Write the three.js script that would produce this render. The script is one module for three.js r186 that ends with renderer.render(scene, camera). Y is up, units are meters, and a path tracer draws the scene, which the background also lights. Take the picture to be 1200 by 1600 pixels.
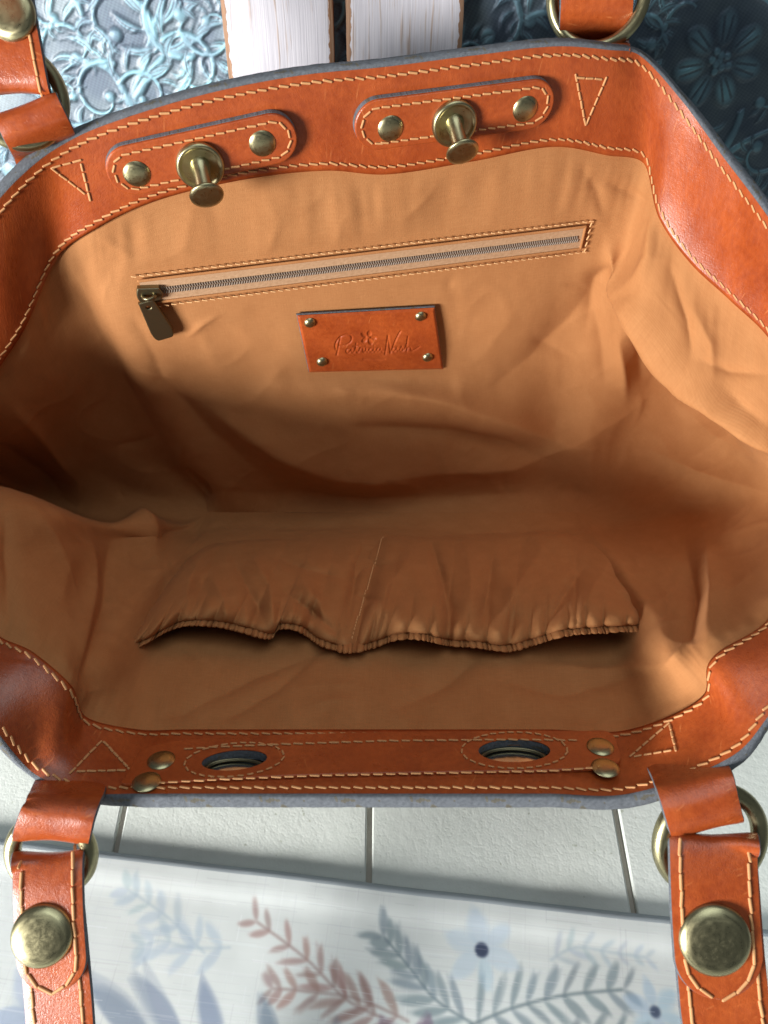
import * as THREE from 'three';
import { ImprovedNoise } from 'three/addons/math/ImprovedNoise.js';
import { mergeGeometries } from 'three/addons/utils/BufferGeometryUtils.js';
import { RectAreaLightUniformsLib } from 'three/addons/lights/RectAreaLightUniformsLib.js';

// ------------------------------------------------------------------ camera, light, exposure
const scene = new THREE.Scene();
const FOCAL = 1209, PITCH = THREE.MathUtils.degToRad(52), CAM_H = 0.46;
const camera = new THREE.PerspectiveCamera(2 * THREE.MathUtils.radToDeg(Math.atan(800 / FOCAL)), 0.75, 0.01, 20);
camera.position.set(0, CAM_H, 0);
camera.rotation.x = -PITCH;
camera.focus = 0.40; camera.userData.fStop = 18;
camera.updateMatrixWorld(true);
RectAreaLightUniformsLib.init();
scene.background = new THREE.Color().setRGB(0.075, 0.084, 0.09);          // the plain pale room around the bag
const target = new THREE.Vector3(0, 0.16, -0.28);
function areaLight(name, color, intensity, w, h, pos, at = target) {
  const l = new THREE.RectAreaLight(color, intensity, w, h);
  l.name = name; l.position.copy(pos); l.lookAt(at); scene.add(l);
  return l;
}
areaLight('window_daylight', new THREE.Color(1.0, 0.975, 0.94), 100, 0.56, 0.38, new THREE.Vector3(-1.22, 0.46, 0.87));
areaLight('overhead_fill', new THREE.Color(0.87, 0.97, 1.0), 1.85, 1.6, 1.4, new THREE.Vector3(0.25, 2.1, -0.15));  // unseen fill lamp, added overhead to lift the floor and near wall
const renderer = new THREE.WebGLRenderer({ antialias: true });
renderer.toneMapping = THREE.LinearToneMapping;
renderer.toneMappingExposure = 1.06;
renderer.shadowMap.enabled = true;

// ------------------------------------------------------------------ helpers
const V = (x, y, z) => new THREE.Vector3(x, y, z);
const SP = Math.sin(PITCH), CP = Math.cos(PITCH);
const noise = new ImprovedNoise();
let seed = 7;
const rnd = () => { seed = (seed * 1664525 + 1013904223) >>> 0; return seed / 4294967296; };
const rr = (a, b) => a + (b - a) * rnd();
const lerp = THREE.MathUtils.lerp, clamp = THREE.MathUtils.clamp, smooth = THREE.MathUtils.smoothstep;
function fbm(x, y, z, o = 4) { let s = 0, a = 1, n = 0; for (let i = 0; i < o; i++) { s += a * noise.noise(x, y, z); n += a; a *= 0.5; x = x * 2.03 + 3.1; y = y * 2.03 + 1.7; z = z * 2.03 + 5.3; } return s / n; }
// a direction seen at a pixel of the photograph (1200 x 1600), its length one metre of depth
function dir(px, py) { const a = (px - 600) / FOCAL, b = -(py - 800) / FOCAL; return V(a, b * CP - SP, -(b * SP + CP)); }
const EYE = V(0, CAM_H, 0);
const atZ = (px, py, z) => EYE.clone().addScaledVector(dir(px, py), z);
function atD(px, py, d) {                                              // by distance along the floor, never under the bag's base
  const r = dir(px, py); let z = d / -r.z;
  if (CAM_H + r.y * z < 0.011) z = (0.011 - CAM_H) / r.y;
  return EYE.clone().addScaledVector(r, z);
}
const atH = (px, py, h) => { const r = dir(px, py); return EYE.clone().addScaledVector(r, (h - CAM_H) / r.y); };
function project(p) { const x = p.x, y = p.y - CAM_H, z = p.z; const f = -y * SP - z * CP, u = y * CP - z * SP; return [600 + x / f * FOCAL, 800 - u / f * FOCAL]; }
class Plane { // a flat part of the bag; n points to the side one looks at
  constructor(o, n) { this.o = o; this.n = n.clone().normalize(); }
  at(px, py, off = 0) { const r = dir(px, py), o = this.o.clone().addScaledVector(this.n, off); return EYE.clone().addScaledVector(r, o.sub(EYE).dot(this.n) / r.dot(this.n)); }
  frame(px, py, qx, qy, off = 0) { // origin at the first pixel, x towards the second
    const o = this.at(px, py, off), e1 = this.at(qx, qy, off).sub(o).normalize(), e2 = this.n.clone().cross(e1).normalize();
    return new THREE.Matrix4().makeBasis(e1, e2, this.n).setPosition(o);
  }
  local(m, px, py) { const p = this.at(px, py).applyMatrix4(m.clone().invert()); return new THREE.Vector2(p.x, p.y); }
}
const BACK = new Plane(V(0, 0, -0.379), V(0.22, 0, 1));                 // far wall of the bag
const FR0 = V(0, 0.145, -0.101), FRDIR = V(0, -0.494, -0.87);           // near wall: from the rim down to the base
const FRONT = new Plane(FR0, V(0, 0.87, -0.494));
const REAR = new Plane(V(0, 0, -0.462), V(0, 0.2, 1));                  // the embossed bag that stands behind
const BOARD = new Plane(V(0, 0, -0.442), V(0, 0.2, 1));

function mesh(name, g, m, parent) { const o = new THREE.Mesh(g, m); o.name = name; o.castShadow = o.receiveShadow = true; if (parent) parent.add(o); return o; }
const taken = {};
function numbered(n) { taken[n] = (taken[n] ?? -1) + 1; return taken[n] ? n + '_' + String(taken[n]).padStart(3, '0') : n; }
function thing(name, label, category, group) { const o = new THREE.Group(); o.name = numbered(name); o.userData = { label, category }; if (group) o.userData.group = group; scene.add(o); return o; }
function gridGeo(rows, closed, keep, uvs) { // rows[j][i] of Vector3; uv in metres
  const nj = rows.length, ni = rows[0].length, pos = [], uv = [], idx = [], NI = closed ? ni + 1 : ni;
  let vlen = 0;
  for (let j = 0; j < nj; j++) {
    if (j) vlen += rows[j][ni >> 1].distanceTo(rows[j - 1][ni >> 1]);
    let ul = 0;
    for (let i = 0; i < NI; i++) {
      const p = rows[j][i % ni]; if (i) ul += rows[nj >> 1][i % ni].distanceTo(rows[nj >> 1][(i - 1) % ni]);
      pos.push(p.x, p.y, p.z); if (uvs) uv.push(...uvs(i, j)); else uv.push(ul, vlen);
    }
  }
  for (let j = 0; j < nj - 1; j++) for (let i = 0; i < NI - 1; i++) {
    if (keep && !keep(i % ni, j)) continue;
    const a = j * NI + i, b = a + 1, c = a + NI, d = c + 1; idx.push(a, c, b, b, c, d);
  }
  const g = new THREE.BufferGeometry();
  g.setAttribute('position', new THREE.Float32BufferAttribute(pos, 3)); g.setAttribute('uv', new THREE.Float32BufferAttribute(uv, 2)); g.setIndex(idx); g.computeVertexNormals();
  if (closed) { // one smooth seam
    const n = g.attributes.normal;
    for (let j = 0; j < nj; j++) { const a = j * NI, b = a + NI - 1, s = V(n.getX(a) + n.getX(b), n.getY(a) + n.getY(b), n.getZ(a) + n.getZ(b)).normalize(); n.setXYZ(a, s.x, s.y, s.z); n.setXYZ(b, s.x, s.y, s.z); }
  }
  return g;
}
function rowNormals(rows, closed, towards) {
  const nj = rows.length, ni = rows[0].length;
  return rows.map((r, j) => r.map((p, i) => {
    const a = rows[j][closed ? (i + 1) % ni : Math.min(i + 1, ni - 1)], b = rows[j][closed ? (i - 1 + ni) % ni : Math.max(i - 1, 0)], c = rows[Math.min(j + 1, nj - 1)][i], d = rows[Math.max(j - 1, 0)][i];
    const n = a.clone().sub(b).cross(c.clone().sub(d)).normalize(); if (towards) { if (n.dot(towards(p)) < 0) n.negate(); } return n;
  }));
}

// ------------------------------------------------------------------ textures
function canvas(w, h) { const c = document.createElement('canvas'); c.width = w; c.height = h; return c; }
function fieldTex(w, h, f, srgb) {
  const d = new Uint8Array(w * h * 4);
  for (let y = 0; y < h; y++) for (let x = 0; x < w; x++) { const v = f(x / w, y / h), k = (y * w + x) * 4; if (v.length) { d[k] = clamp(v[0], 0, 255); d[k + 1] = clamp(v[1], 0, 255); d[k + 2] = clamp(v[2], 0, 255); } else d[k] = d[k + 1] = d[k + 2] = clamp(v * 255, 0, 255); d[k + 3] = 255; }
  const t = new THREE.DataTexture(d, w, h); t.wrapS = t.wrapT = THREE.RepeatWrapping; t.magFilter = THREE.LinearFilter; t.minFilter = THREE.LinearMipmapLinearFilter; t.generateMipmaps = true; if (srgb) t.colorSpace = THREE.SRGBColorSpace; t.needsUpdate = true; return t;
}
// noise that repeats over the unit square
function tile(f, u, v) { const a = smooth(u, 0.75, 1), b = smooth(v, 0.75, 1); return lerp(lerp(f(u, v), f(u - 1, v), a), lerp(f(u, v - 1), f(u - 1, v - 1), a), b); }
const leatherGrain = fieldTex(512, 512, (u, v) => tile((a, b) => {
  const c = Math.abs(fbm(a * 26, b * 26, 1.5, 3)), f = fbm(a * 120, b * 120, 4, 2), s = fbm(a * 5, b * 60 + a * 12, 9, 3);
  return 0.55 + 0.45 * Math.sqrt(c) * 0.9 + 0.16 * f + 0.12 * s - 0.25;
}, u, v));
const leatherTone = fieldTex(512, 512, (u, v) => {
  const k = tile((a, b) => 0.62 * fbm(a * 4, b * 4, 2, 5) + 0.38 * fbm(a * 34, b * 34, 7, 3), u, v), s = tile((a, b) => fbm(a * 60 + b * 25, b * 9 - a * 4, 3, 3), u, v);
  const sc = Math.max(0, s - 0.34) * 2.2; // scuffs and pores
  return [158 + 50 * k + sc * 46, 72 + 36 * k + sc * 55, 31 + 20 * k + sc * 45];
}, true);
const leatherRough = fieldTex(256, 256, (u, v) => tile((a, b) => 0.52 + 0.32 * fbm(a * 8, b * 8, 5, 4) + 0.15 * fbm(a * 50, b * 50, 8, 2), u, v));
const weaveBump = fieldTex(256, 256, (u, v) => { const a = Math.sin(u * Math.PI * 2 * 24), b = Math.sin(v * Math.PI * 2 * 24), c = (Math.floor(u * 48) + Math.floor(v * 48)) % 2; return 0.5 + 0.28 * (c ? Math.abs(a) : Math.abs(b)) + 0.12 * tile((x, y) => fbm(x * 30, y * 30, 2, 2), u, v); });
const weaveTone = fieldTex(512, 512, (u, v) => {
  const k = tile((a, b) => 0.5 * fbm(a * 5, b * 5, 12, 4) + 0.28 * fbm(a * 160, b * 14, 3, 2) + 0.28 * fbm(a * 14, b * 160, 6, 2), u, v);
  return [172 + 20 * k, 116 + 20 * k, 68 + 18 * k];
}, true);
function rep(t, size) { const c = t.clone(); c.wrapS = c.wrapT = THREE.RepeatWrapping; c.repeat.set(1 / size, 1 / size); c.needsUpdate = true; return c; }

// ------------------------------------------------------------------ materials
const std = (o) => new THREE.MeshStandardMaterial({ side: THREE.DoubleSide, ...o }), phys = (o) => new THREE.MeshPhysicalMaterial({ side: THREE.DoubleSide, ...o });
const rgb = (r, g, b) => new THREE.Color().setRGB(r, g, b);
const M = {
  leather: phys({ map: rep(leatherTone, 0.09), bumpMap: rep(leatherGrain, 0.035), bumpScale: 0.0002, roughness: 0.66, roughnessMap: rep(leatherRough, 0.08), clearcoat: 0.22, clearcoatRoughness: 0.36 }),
  edge: std({ color: rgb(0.145, 0.165, 0.195), roughness: 0.78, bumpMap: rep(leatherGrain, 0.012), bumpScale: 0.0006, map: rep(fieldTex(256, 256, (u, v) => { const k = tile((a, b) => fbm(a * 20, b * 20, 2, 4), u, v), s = tile((a, b) => fbm(a * 6, b * 6, 8, 3), u, v) > 0.26 ? 1 : 0; return [232 + 60 * k - s * 10, 230 + 60 * k - s * 28, 228 + 60 * k - s * 60]; }, true), 0.03) }),
  lining: phys({ map: rep(weaveTone, 0.08), bumpMap: rep(weaveBump, 0.022), bumpScale: 0.0003, roughness: 0.85, sheen: 0.12, sheenRoughness: 0.5, sheenColor: rgb(0.5, 0.34, 0.2) }),
  thread: std({ color: rgb(0.56, 0.28, 0.115), roughness: 0.7 }),
  liningThread: std({ color: rgb(0.74, 0.42, 0.19), roughness: 0.75 }),
  brass: std({ color: rgb(0.40, 0.365, 0.215), metalness: 1, roughness: 0.66, roughnessMap: rep(leatherRough, 0.7) }),
  brassDark: std({ color: rgb(0.23, 0.20, 0.12), metalness: 1, roughness: 0.38 }),
  steel: std({ color: rgb(0.55, 0.56, 0.56), metalness: 1, roughness: 0.22 }),
};

// ------------------------------------------------------------------ the setting: tiled floor
const floor = new THREE.Group(); floor.name = 'floor'; floor.userData = { kind: 'structure', label: 'pale square ceramic floor tiles with grey grout', category: 'floor' }; scene.add(floor);
{
  const tone = (k) => fieldTex(256, 256, (u, v) => { const n = tile((a, b) => fbm(a * 3, b * 3, k, 4) * 0.7 + fbm(a * 24, b * 24, k + 3, 3) * 0.3, u, v), sp = tile((a, b) => fbm(a * 38, b * 38, k + 9, 2), u, v) > 0.52 ? 34 : 0; return [228 + 16 * n - sp, 234 + 15 * n - sp, 228 + 17 * n - sp * 1.2]; }, true);
  const mats = [1, 2, 3].map((k) => std({ map: tone(k * 7.3), roughness: 0.38, bumpMap: leatherGrain, bumpScale: 0.0003 }));
  const p0 = atH(577, 1320, 0), p1 = atH(974, 1330, 0), pitch = p1.x - p0.x, g = 0.0031, s = pitch - g;
  const shape = new THREE.Shape(), h = s / 2 - 0.001, r = 0.0025;
  shape.moveTo(-h + r, -h); shape.lineTo(h - r, -h); shape.quadraticCurveTo(h, -h, h, -h + r); shape.lineTo(h, h - r); shape.quadraticCurveTo(h, h, h - r, h); shape.lineTo(-h + r, h); shape.quadraticCurveTo(-h, h, -h, h - r); shape.lineTo(-h, -h + r); shape.quadraticCurveTo(-h, -h, -h + r, -h);
  const geo = new THREE.ExtrudeGeometry(shape, { depth: 0.006, bevelEnabled: true, bevelSize: 0.001, bevelThickness: 0.001, bevelSegments: 2, curveSegments: 3 });
  const uv = geo.attributes.uv; for (let i = 0; i < uv.count; i++) uv.setXY(i, uv.getX(i) / s + 0.5, uv.getY(i) / s + 0.5);
  geo.rotateX(-Math.PI / 2); geo.translate(0, -0.007, 0);
  for (let i = -4; i < 5; i++) for (let j = -4; j < 7; j++) {
    const t = mesh('tile', geo, mats[(i * 5 + j * 3 + 60) % 3], floor);
    t.position.set(p0.x + g * 0 + (i + 0.5) * pitch, (rnd() - 0.5) * 0.0004, -(0.205 + (j - 0.5) * pitch)); t.rotation.y = (Math.floor(rnd() * 4)) * Math.PI / 2;
  }
  const grout = mesh('grout', new THREE.BoxGeometry(pitch * 9.2, 0.02, pitch * 11.2), std({ color: rgb(0.52, 0.48, 0.42), roughness: 0.95, bumpMap: rep(leatherGrain, 0.2), bumpScale: 0.001 }), floor);
  grout.position.set(p0.x + pitch * 0.5, -0.0125, -(0.205 + pitch * 0.5));
}

// ------------------------------------------------------------------ printed cloth on the floor
{
  const a = atH(140, 1338, 0.006), b = atH(1050, 1446, 0.006), e1 = b.clone().sub(a).normalize(), e2 = V(-e1.z, 0, e1.x); // e2 towards the viewer
  const L0 = -0.16, L1 = 0.52, D = 0.34, W = 2040, H = 1020, c = canvas(W, H), k = W / (L1 - L0); let x = c.getContext('2d');
  const loc = (px, py) => { const p = atH(px, py, 0.006).sub(a); return [(p.dot(e1) - L0) * k, p.dot(e2) * k]; };
  x.fillStyle = '#d9dfde'; x.fillRect(0, 0, W, H);
  for (let i = 0; i < 5200; i++) { // threads of the linen
    const v = Math.floor(rr(176, 246)); x.fillStyle = `rgba(${v},${v + 4},${v + 8},${rr(0.08, 0.3)})`; const l = rr(20, 200);
    if (rnd() < 0.6) x.fillRect(rr(-100, W), rr(0, H), l, rr(0.8, 2)); else x.fillRect(rr(0, W), rr(-100, H), rr(0.8, 2), l * 0.6);
  }
  const S = (px, py, qx, qy) => { const p = loc(px, py), q = loc(qx, qy); return [p, q]; };
  const ground = x, pc = canvas(W, H); x = pc.getContext('2d');
  const leaf = (p, q, wd, col) => { // an almond leaf from p to q
    const dx = q[0] - p[0], dy = q[1] - p[1], l = Math.hypot(dx, dy), nx = -dy / l * wd, ny = dx / l * wd;
    for (let r = 0; r < 4; r++) { // washes of thin paint, dragged along the threads
      const j = () => rr(-0.13, 0.13) * l, f = rr(0.45, 1.0); x.globalAlpha = 0.32; x.fillStyle = col; x.beginPath(); const A = [p[0] + j() * 0.3, p[1] + j() * 0.3], Q = [q[0] + j(), q[1] + j()];
      x.moveTo(...A); x.bezierCurveTo(p[0] + dx * 0.25 + nx * f, p[1] + dy * 0.25 + ny * f, p[0] + dx * 0.7 + nx * f, p[1] + dy * 0.7 + ny * f, ...Q); x.bezierCurveTo(p[0] + dx * 0.7 - nx * f, p[1] + dy * 0.7 - ny * f, p[0] + dx * 0.25 - nx * f, p[1] + dy * 0.25 - ny * f, ...A); x.fill();
    }
    x.globalAlpha = 1;
  };
  const sprig = (pts, n, len, wd, col, stem, ang = 0.8) => { // a curved stem with paired leaves
    const cv = new THREE.SplineCurve(pts.map((p) => new THREE.Vector2(...loc(...p))));
    x.strokeStyle = stem; x.lineWidth = 3.2; x.beginPath(); cv.getPoints(30).forEach((p, i) => (i ? x.lineTo(p.x, p.y) : x.moveTo(p.x, p.y))); x.stroke();
    for (let i = 0; i <= n; i++) {
      const t = 0.1 + 0.9 * i / n, p = cv.getPoint(t), d = cv.getTangent(t), q = Math.atan2(d.y, d.x);
      for (const s of [-1, 1]) { const l = len * rr(0.8, 1.15) * (1 - 0.45 * t), w = q + s * ang * rr(0.85, 1.1); leaf([p.x, p.y], [p.x + Math.cos(w) * l, p.y + Math.sin(w) * l], wd * rr(0.8, 1.2), col(rnd())); }
    }
  };
  const brown = (r) => `rgba(${140 + r * 30},${112 + r * 25},${108 + r * 22},${0.6 + r * 0.3})`, grey = (r) => `rgba(${92 + r * 40},${112 + r * 36},${122 + r * 36},${0.55 + r * 0.35})`, pale = (r) => `rgba(${150 + r * 30},${172 + r * 25},${188 + r * 25},${0.35 + r * 0.25})`, blue = (r) => `rgba(${84 + r * 40},${102 + r * 40},${126 + r * 40},${0.6 + r * 0.25})`;
  sprig([[600, 1590], [540, 1560], [480, 1500], [400, 1440]], 8, 62, 9, brown, 'rgba(140,112,108,0.7)', 0.75);
  sprig([[640, 1595], [560, 1560], [470, 1548], [425, 1545]], 6, 60, 9, brown, 'rgba(140,112,108,0.7)');
  sprig([[740, 1600], [680, 1560], [640, 1510], [600, 1462]], 8, 70, 11, grey, 'rgba(90,110,120,0.8)', 0.7);
  sprig([[730, 1605], [800, 1575], [880, 1555], [975, 1546]], 8, 74, 10, grey, 'rgba(84,104,112,0.85)', 0.9);
  sprig([[320, 1490], [270, 1440], [230, 1410], [200, 1390]], 5, 56, 11, pale, 'rgba(150,172,188,0.5)');
  sprig([[360, 1480], [300, 1480], [250, 1470], [225, 1475]], 4, 60, 12, pale, 'rgba(150,172,188,0.5)');
  sprig([[860, 1500], [900, 1480], [960, 1488], [1010, 1496]], 6, 40, 7, pale, 'rgba(150,172,188,0.5)');
  sprig([[760, 1700], [850, 1650], [960, 1625], [1050, 1640]], 8, 60, 9, grey, 'rgba(84,104,112,0.8)');
  for (const [p, q, w] of [[[240, 1640], [140, 1530], 30], [[290, 1650], [215, 1508], 24], [[350, 1660], [305, 1530], 20], [[430, 1660], [408, 1560], 18], [[190, 1690], [120, 1600], 28], [[540, 1680], [515, 1590], 16]]) leaf(loc(...p), loc(...q), w * 1.25, blue(rnd()));
  const bloom = (px, py, r, n, col, core) => { const p = loc(px, py); for (let i = 0; i < n; i++) { const t = i / n * 6.283 + 0.3; leaf([p[0] + Math.cos(t) * 5, p[1] + Math.sin(t) * 5], [p[0] + Math.cos(t) * r, p[1] + Math.sin(t) * r], r * 0.42, col(rnd())); } x.fillStyle = core; x.beginPath(); x.arc(p[0], p[1], r * 0.17, 0, 7); x.fill(); };
  bloom(753, 1484, 62, 6, (r) => `rgba(${160 + r * 20},${185 + r * 20},${212 + r * 15},0.4)`, 'rgba(52,62,88,0.95)');
  bloom(1025, 1582, 46, 6, (r) => `rgba(${148 + r * 20},${178 + r * 20},${205 + r * 15},0.55)`, 'rgba(62,76,104,0.9)');
  bloom(640, 1700, 90, 8, (r) => `rgba(${100 + r * 30},${82 + r * 25},${104 + r * 30},0.8)`, 'rgba(56,44,64,0.95)');
  bloom(60, 1590, 80, 7, (r) => `rgba(${140 + r * 30},${160 + r * 25},${190 + r * 20},0.6)`, 'rgba(62,76,104,0.9)');
  ground.filter = 'blur(1.8px)'; ground.drawImage(pc, 0, 0); ground.filter = 'none'; x = ground;
  for (let i = 0; i < 2600; i++) { const v = Math.floor(rr(190, 236)); x.fillStyle = `rgba(${v},${v + 3},${v + 6},${rr(0.1, 0.4)})`; x.fillRect(rr(-60, W), rr(0, H), rr(12, 90), rr(0.7, 1.6)); }
  const tex = new THREE.CanvasTexture(c); tex.colorSpace = THREE.SRGBColorSpace; tex.flipY = false; tex.magFilter = THREE.LinearFilter;
  const rows = [], nu = 170, nv = 90;
  for (let j = 0; j <= nv; j++) { const row = []; for (let i = 0; i <= nu; i++) { const u = lerp(L0, L1, i / nu), v = D * j / nv, y = 0.0062 - 0.0015 * smooth(v, 0.008, 0.014) + 0.0016 * fbm(u * 9, v * 9, 3, 3) + 0.0005 * fbm(u * 60, v * 40, 8, 2); row.push(a.clone().addScaledVector(e1, u).addScaledVector(e2, v + 0.0012 * fbm(u * 14, 0, 5, 2)).setY(Math.max(0.003, y))); } rows.push(row); }
  const t = thing('printed_cloth', 'pale linen cloth printed with leaf sprigs and flowers lying on tiles', 'cloth');
  const cloth = mesh('fabric', gridGeo(rows, false, null, (i, j) => [i / nu, j / nv * D * k / H]), std({ map: tex, roughness: 0.9, bumpMap: rep(weaveBump, 0.02), bumpScale: 0.0003 }), t);
  const hem = []; // rolled edge, closing the cloth down to the floor
  for (let j = 0; j <= 6; j++) hem.push(rows[0].map((p) => { const w = j / 6 * Math.PI * 0.62; return p.clone().addScaledVector(e2, -Math.sin(w) * 0.0042).setY(lerp(0.0012, p.y, (Math.cos(w) + 0.37) / 1.37)); }));
  mesh('hem', gridGeo(hem), std({ color: rgb(0.52, 0.58, 0.62), roughness: 0.9, bumpMap: rep(weaveBump, 0.02), bumpScale: 0.0003 }), t);
}

// ------------------------------------------------------------------ the embossed bag standing behind
{
  const t = thing('embossed_bag', 'large dark bag of teal embossed scrollwork leather standing behind the open bag', 'bag');
  const m = REAR.frame(600, 60, 700, 60), W = 0.70, H = 0.36, k = 2400, cw = Math.round(W * k), ch = Math.round(H * k);
  const inv = m.clone().invert(), ground = V(0, 0, -0.462).applyMatrix4(inv).y; // local y of the floor
  const X0 = -W / 2 + 0.01, Y0 = ground + 0.004;
  const c = canvas(cw, ch), x = c.getContext('2d'); x.fillStyle = '#000'; x.fillRect(0, 0, cw, ch);
  const loc = (px, py) => { const p = REAR.local(m, px, py); return [(p.x - X0) * k, ch - (p.y - Y0) * k]; };
  // a raised blade with a domed section, from p to q, bent by b
  const blade = (p, q, w, b) => {
    const dx = q[0] - p[0], dy = q[1] - p[1], nx = -dy, ny = dx;
    for (let s = 0; s < 6; s++) {
      const f = 1 - s / 6.5, v = 90 + s * 30; x.fillStyle = `rgb(${v},${v},${v})`; x.beginPath(); x.moveTo(...p);
      const mx = p[0] + dx * 0.55 + nx * b, my = p[1] + dy * 0.55 + ny * b, l = Math.hypot(dx, dy) || 1, ox = nx / l * w * f, oy = ny / l * w * f;
      x.quadraticCurveTo(mx + ox * 1.6, my + oy * 1.6, ...q); x.quadraticCurveTo(mx - ox * 0.4, my - oy * 0.4, ...p); x.fill();
      if (s === 5) { x.strokeStyle = '#4a4a4a'; x.lineWidth = 2.2; x.beginPath(); x.moveTo(...p); x.quadraticCurveTo(mx + ox * 1.2, my + oy * 1.2, ...q); x.stroke(); }
    }
  };
  const scroll = (px, py, size0, turn, hand) => { const size = size0 * 1.25; // an acanthus curl: a spiral spine with blades on its outer side
    const pt = (t) => { const r = size * (1 - t * 0.82), a = turn + hand * t * 5.2; return [px + Math.cos(a) * r, py + Math.sin(a) * r]; };
    for (let i = 0; i < 11; i++) { const q = i / 11, p = pt(q), a = turn + hand * (q * 5.2), l = size * (1.15 - q * 0.8); blade(p, [p[0] + Math.cos(a + hand * 1.0) * l, p[1] + Math.sin(a + hand * 1.0) * l], size * 0.24 * (1 - q * 0.5), -hand * 0.36); }
    for (let s = 0; s < 4; s++) { const v = 130 + s * 40; x.strokeStyle = `rgb(${v},${v},${v})`; x.lineCap = 'round'; for (let i = 0; i < 40; i++) { x.lineWidth = size * 0.2 * (1 - i / 48) * (1 - s / 4.6); x.beginPath(); x.moveTo(...pt(i / 40)); x.lineTo(...pt((i + 1) / 40)); x.stroke(); } }
    for (let s = 0; s < 5; s++) { const v = 120 + s * 32, p = pt(1); x.fillStyle = `rgb(${v},${v},${v})`; x.beginPath(); x.arc(p[0], p[1], size * 0.17 * (1 - s / 5.5), 0, 7); x.fill(); }
  };
  const stem = (pts, w) => { const cv = new THREE.SplineCurve(pts.map((p) => new THREE.Vector2(...p))), P = cv.getPoints(60); for (let s = 0; s < 5; s++) { const v = 110 + s * 34; x.strokeStyle = `rgb(${v},${v},${v})`; x.lineCap = 'round'; for (let i = 0; i < 60; i++) { x.lineWidth = w * (1 - i / 75) * (1 - s / 5.5); x.beginPath(); x.moveTo(P[i].x, P[i].y); x.lineTo(P[i + 1].x, P[i + 1].y); x.stroke(); } } };
  const flower = (px, py, r, n) => { for (let i = 0; i < n; i++) { const a = i / n * 6.283 + 0.2; for (let s = 0; s < 6; s++) { const v = 90 + s * 29, f = 1 - s / 7; x.fillStyle = `rgb(${v},${v},${v})`; x.beginPath(); x.ellipse(px + Math.cos(a) * r * 0.66, py + Math.sin(a) * r * 0.66, r * 0.36 * f, r * 0.25 * f, a, 0, 7); x.fill(); } x.strokeStyle = '#404040'; x.lineWidth = r * 0.05; for (const q of [-0.12, 0.12]) { x.beginPath(); x.moveTo(px + Math.cos(a + q) * r * 0.4, py + Math.sin(a + q) * r * 0.4); x.lineTo(px + Math.cos(a + q * 0.9) * r * 0.86, py + Math.sin(a + q * 0.9) * r * 0.86); x.stroke(); } } for (let i = 0; i < 9; i++) { const a = i * 2.4, q = r * 0.085 * Math.sqrt(i) ; for (let s = 0; s < 4; s++) { const v = 130 + s * 40; x.fillStyle = `rgb(${v},${v},${v})`; x.beginPath(); x.arc(px + Math.cos(a) * q, py + Math.sin(a) * q, r * 0.085 * (1 - s / 4.5), 0, 7); x.fill(); } } };
  // filling scrolls all over, then the ones that show beside the open bag
  for (let j = 0; j < 7; j++) for (let i = 0; i < 13; i++) scroll((i + 0.5 * (j % 2) + rr(-0.15, 0.15)) * cw / 12.4, (j + rr(-0.15, 0.15) + 0.2) * ch / 6.4, rr(60, 84), rr(0, 6.28), rnd() < 0.5 ? 1 : -1);
  const clear = (px, py, r) => { x.fillStyle = '#000'; x.beginPath(); x.arc(...loc(px, py), r, 0, 7); x.fill(); };
  for (const [a, b, r] of [[200, 60, 190], [130, 140, 110], [290, 40, 130], [1080, 70, 190], [1150, 200, 150], [1190, 330, 130], [800, 40, 120], [980, 50, 120]]) clear(a, b, r);
  const ST = (...p) => p.map((q) => loc(...q));
  stem(ST([205, 180], [225, 110], [240, 50], [262, -30]), 20); stem(ST([215, 150], [255, 90], [310, 60], [340, 30]), 15); stem(ST([210, 170], [175, 110], [130, 95], [100, 110]), 15);
  for (const [a, b, s, tn, h] of [[115, 80, 44, 2.2, 1], [180, 40, 48, 0.5, -1], [300, 110, 42, 4, 1], [270, 20, 46, 1.2, 1], [165, 150, 40, 5.2, -1], [110, 150, 34, 1, 1], [330, 40, 36, 3, -1], [230, 150, 32, 3.6, 1], [80, 20, 36, 0, -1]]) scroll(...loc(a, b), s, tn, h);
  
  stem(ST([1110, 260], [1150, 190], [1165, 110], [1190, 60]), 16); stem(ST([1115, 250], [1170, 215], [1230, 190]), 14); stem(ST([1115, 235], [1085, 215], [1055, 190]), 13);
  for (const [a, b, s, tn, h] of [[1075, 30, 46, 0.4, 1], [1075, 175, 36, 2.6, -1], [1185, 235, 44, 5, 1], [1165, 30, 36, 1.2, -1], [1190, 150, 40, 3, 1], [770, 45, 52, 3.4, 1], [830, 20, 44, 0.8, -1], [1010, 60, 40, 2, 1], [850, 70, 36, 4, 1], [1150, 300, 40, 3.3, -1], [1200, 380, 48, 1, 1], [740, 90, 36, 1, 1]]) scroll(...loc(a, b), s, tn, h);
  clear(1120, 95, 84); flower(...loc(1120, 95), 66, 7);
  const px = x.getImageData(0, 0, cw, ch).data, hAt = (u, v) => { const fx = clamp(u * (cw - 1), 0, cw - 1.01), fy = clamp(v * (ch - 1), 0, ch - 1.01), i = Math.floor(fx), j = Math.floor(fy), a = fx - i, b = fy - j, q = (ii, jj) => px[(jj * cw + ii) * 4]; return lerp(lerp(q(i, j), q(i + 1, j), a), lerp(q(i, j + 1), q(i + 1, j + 1), a), b) / 255; };
  // dye: rubbed teal on the raised work, dark brown and woven ground below
  const tw = 1680, th = Math.round(tw * H / W);
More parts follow.
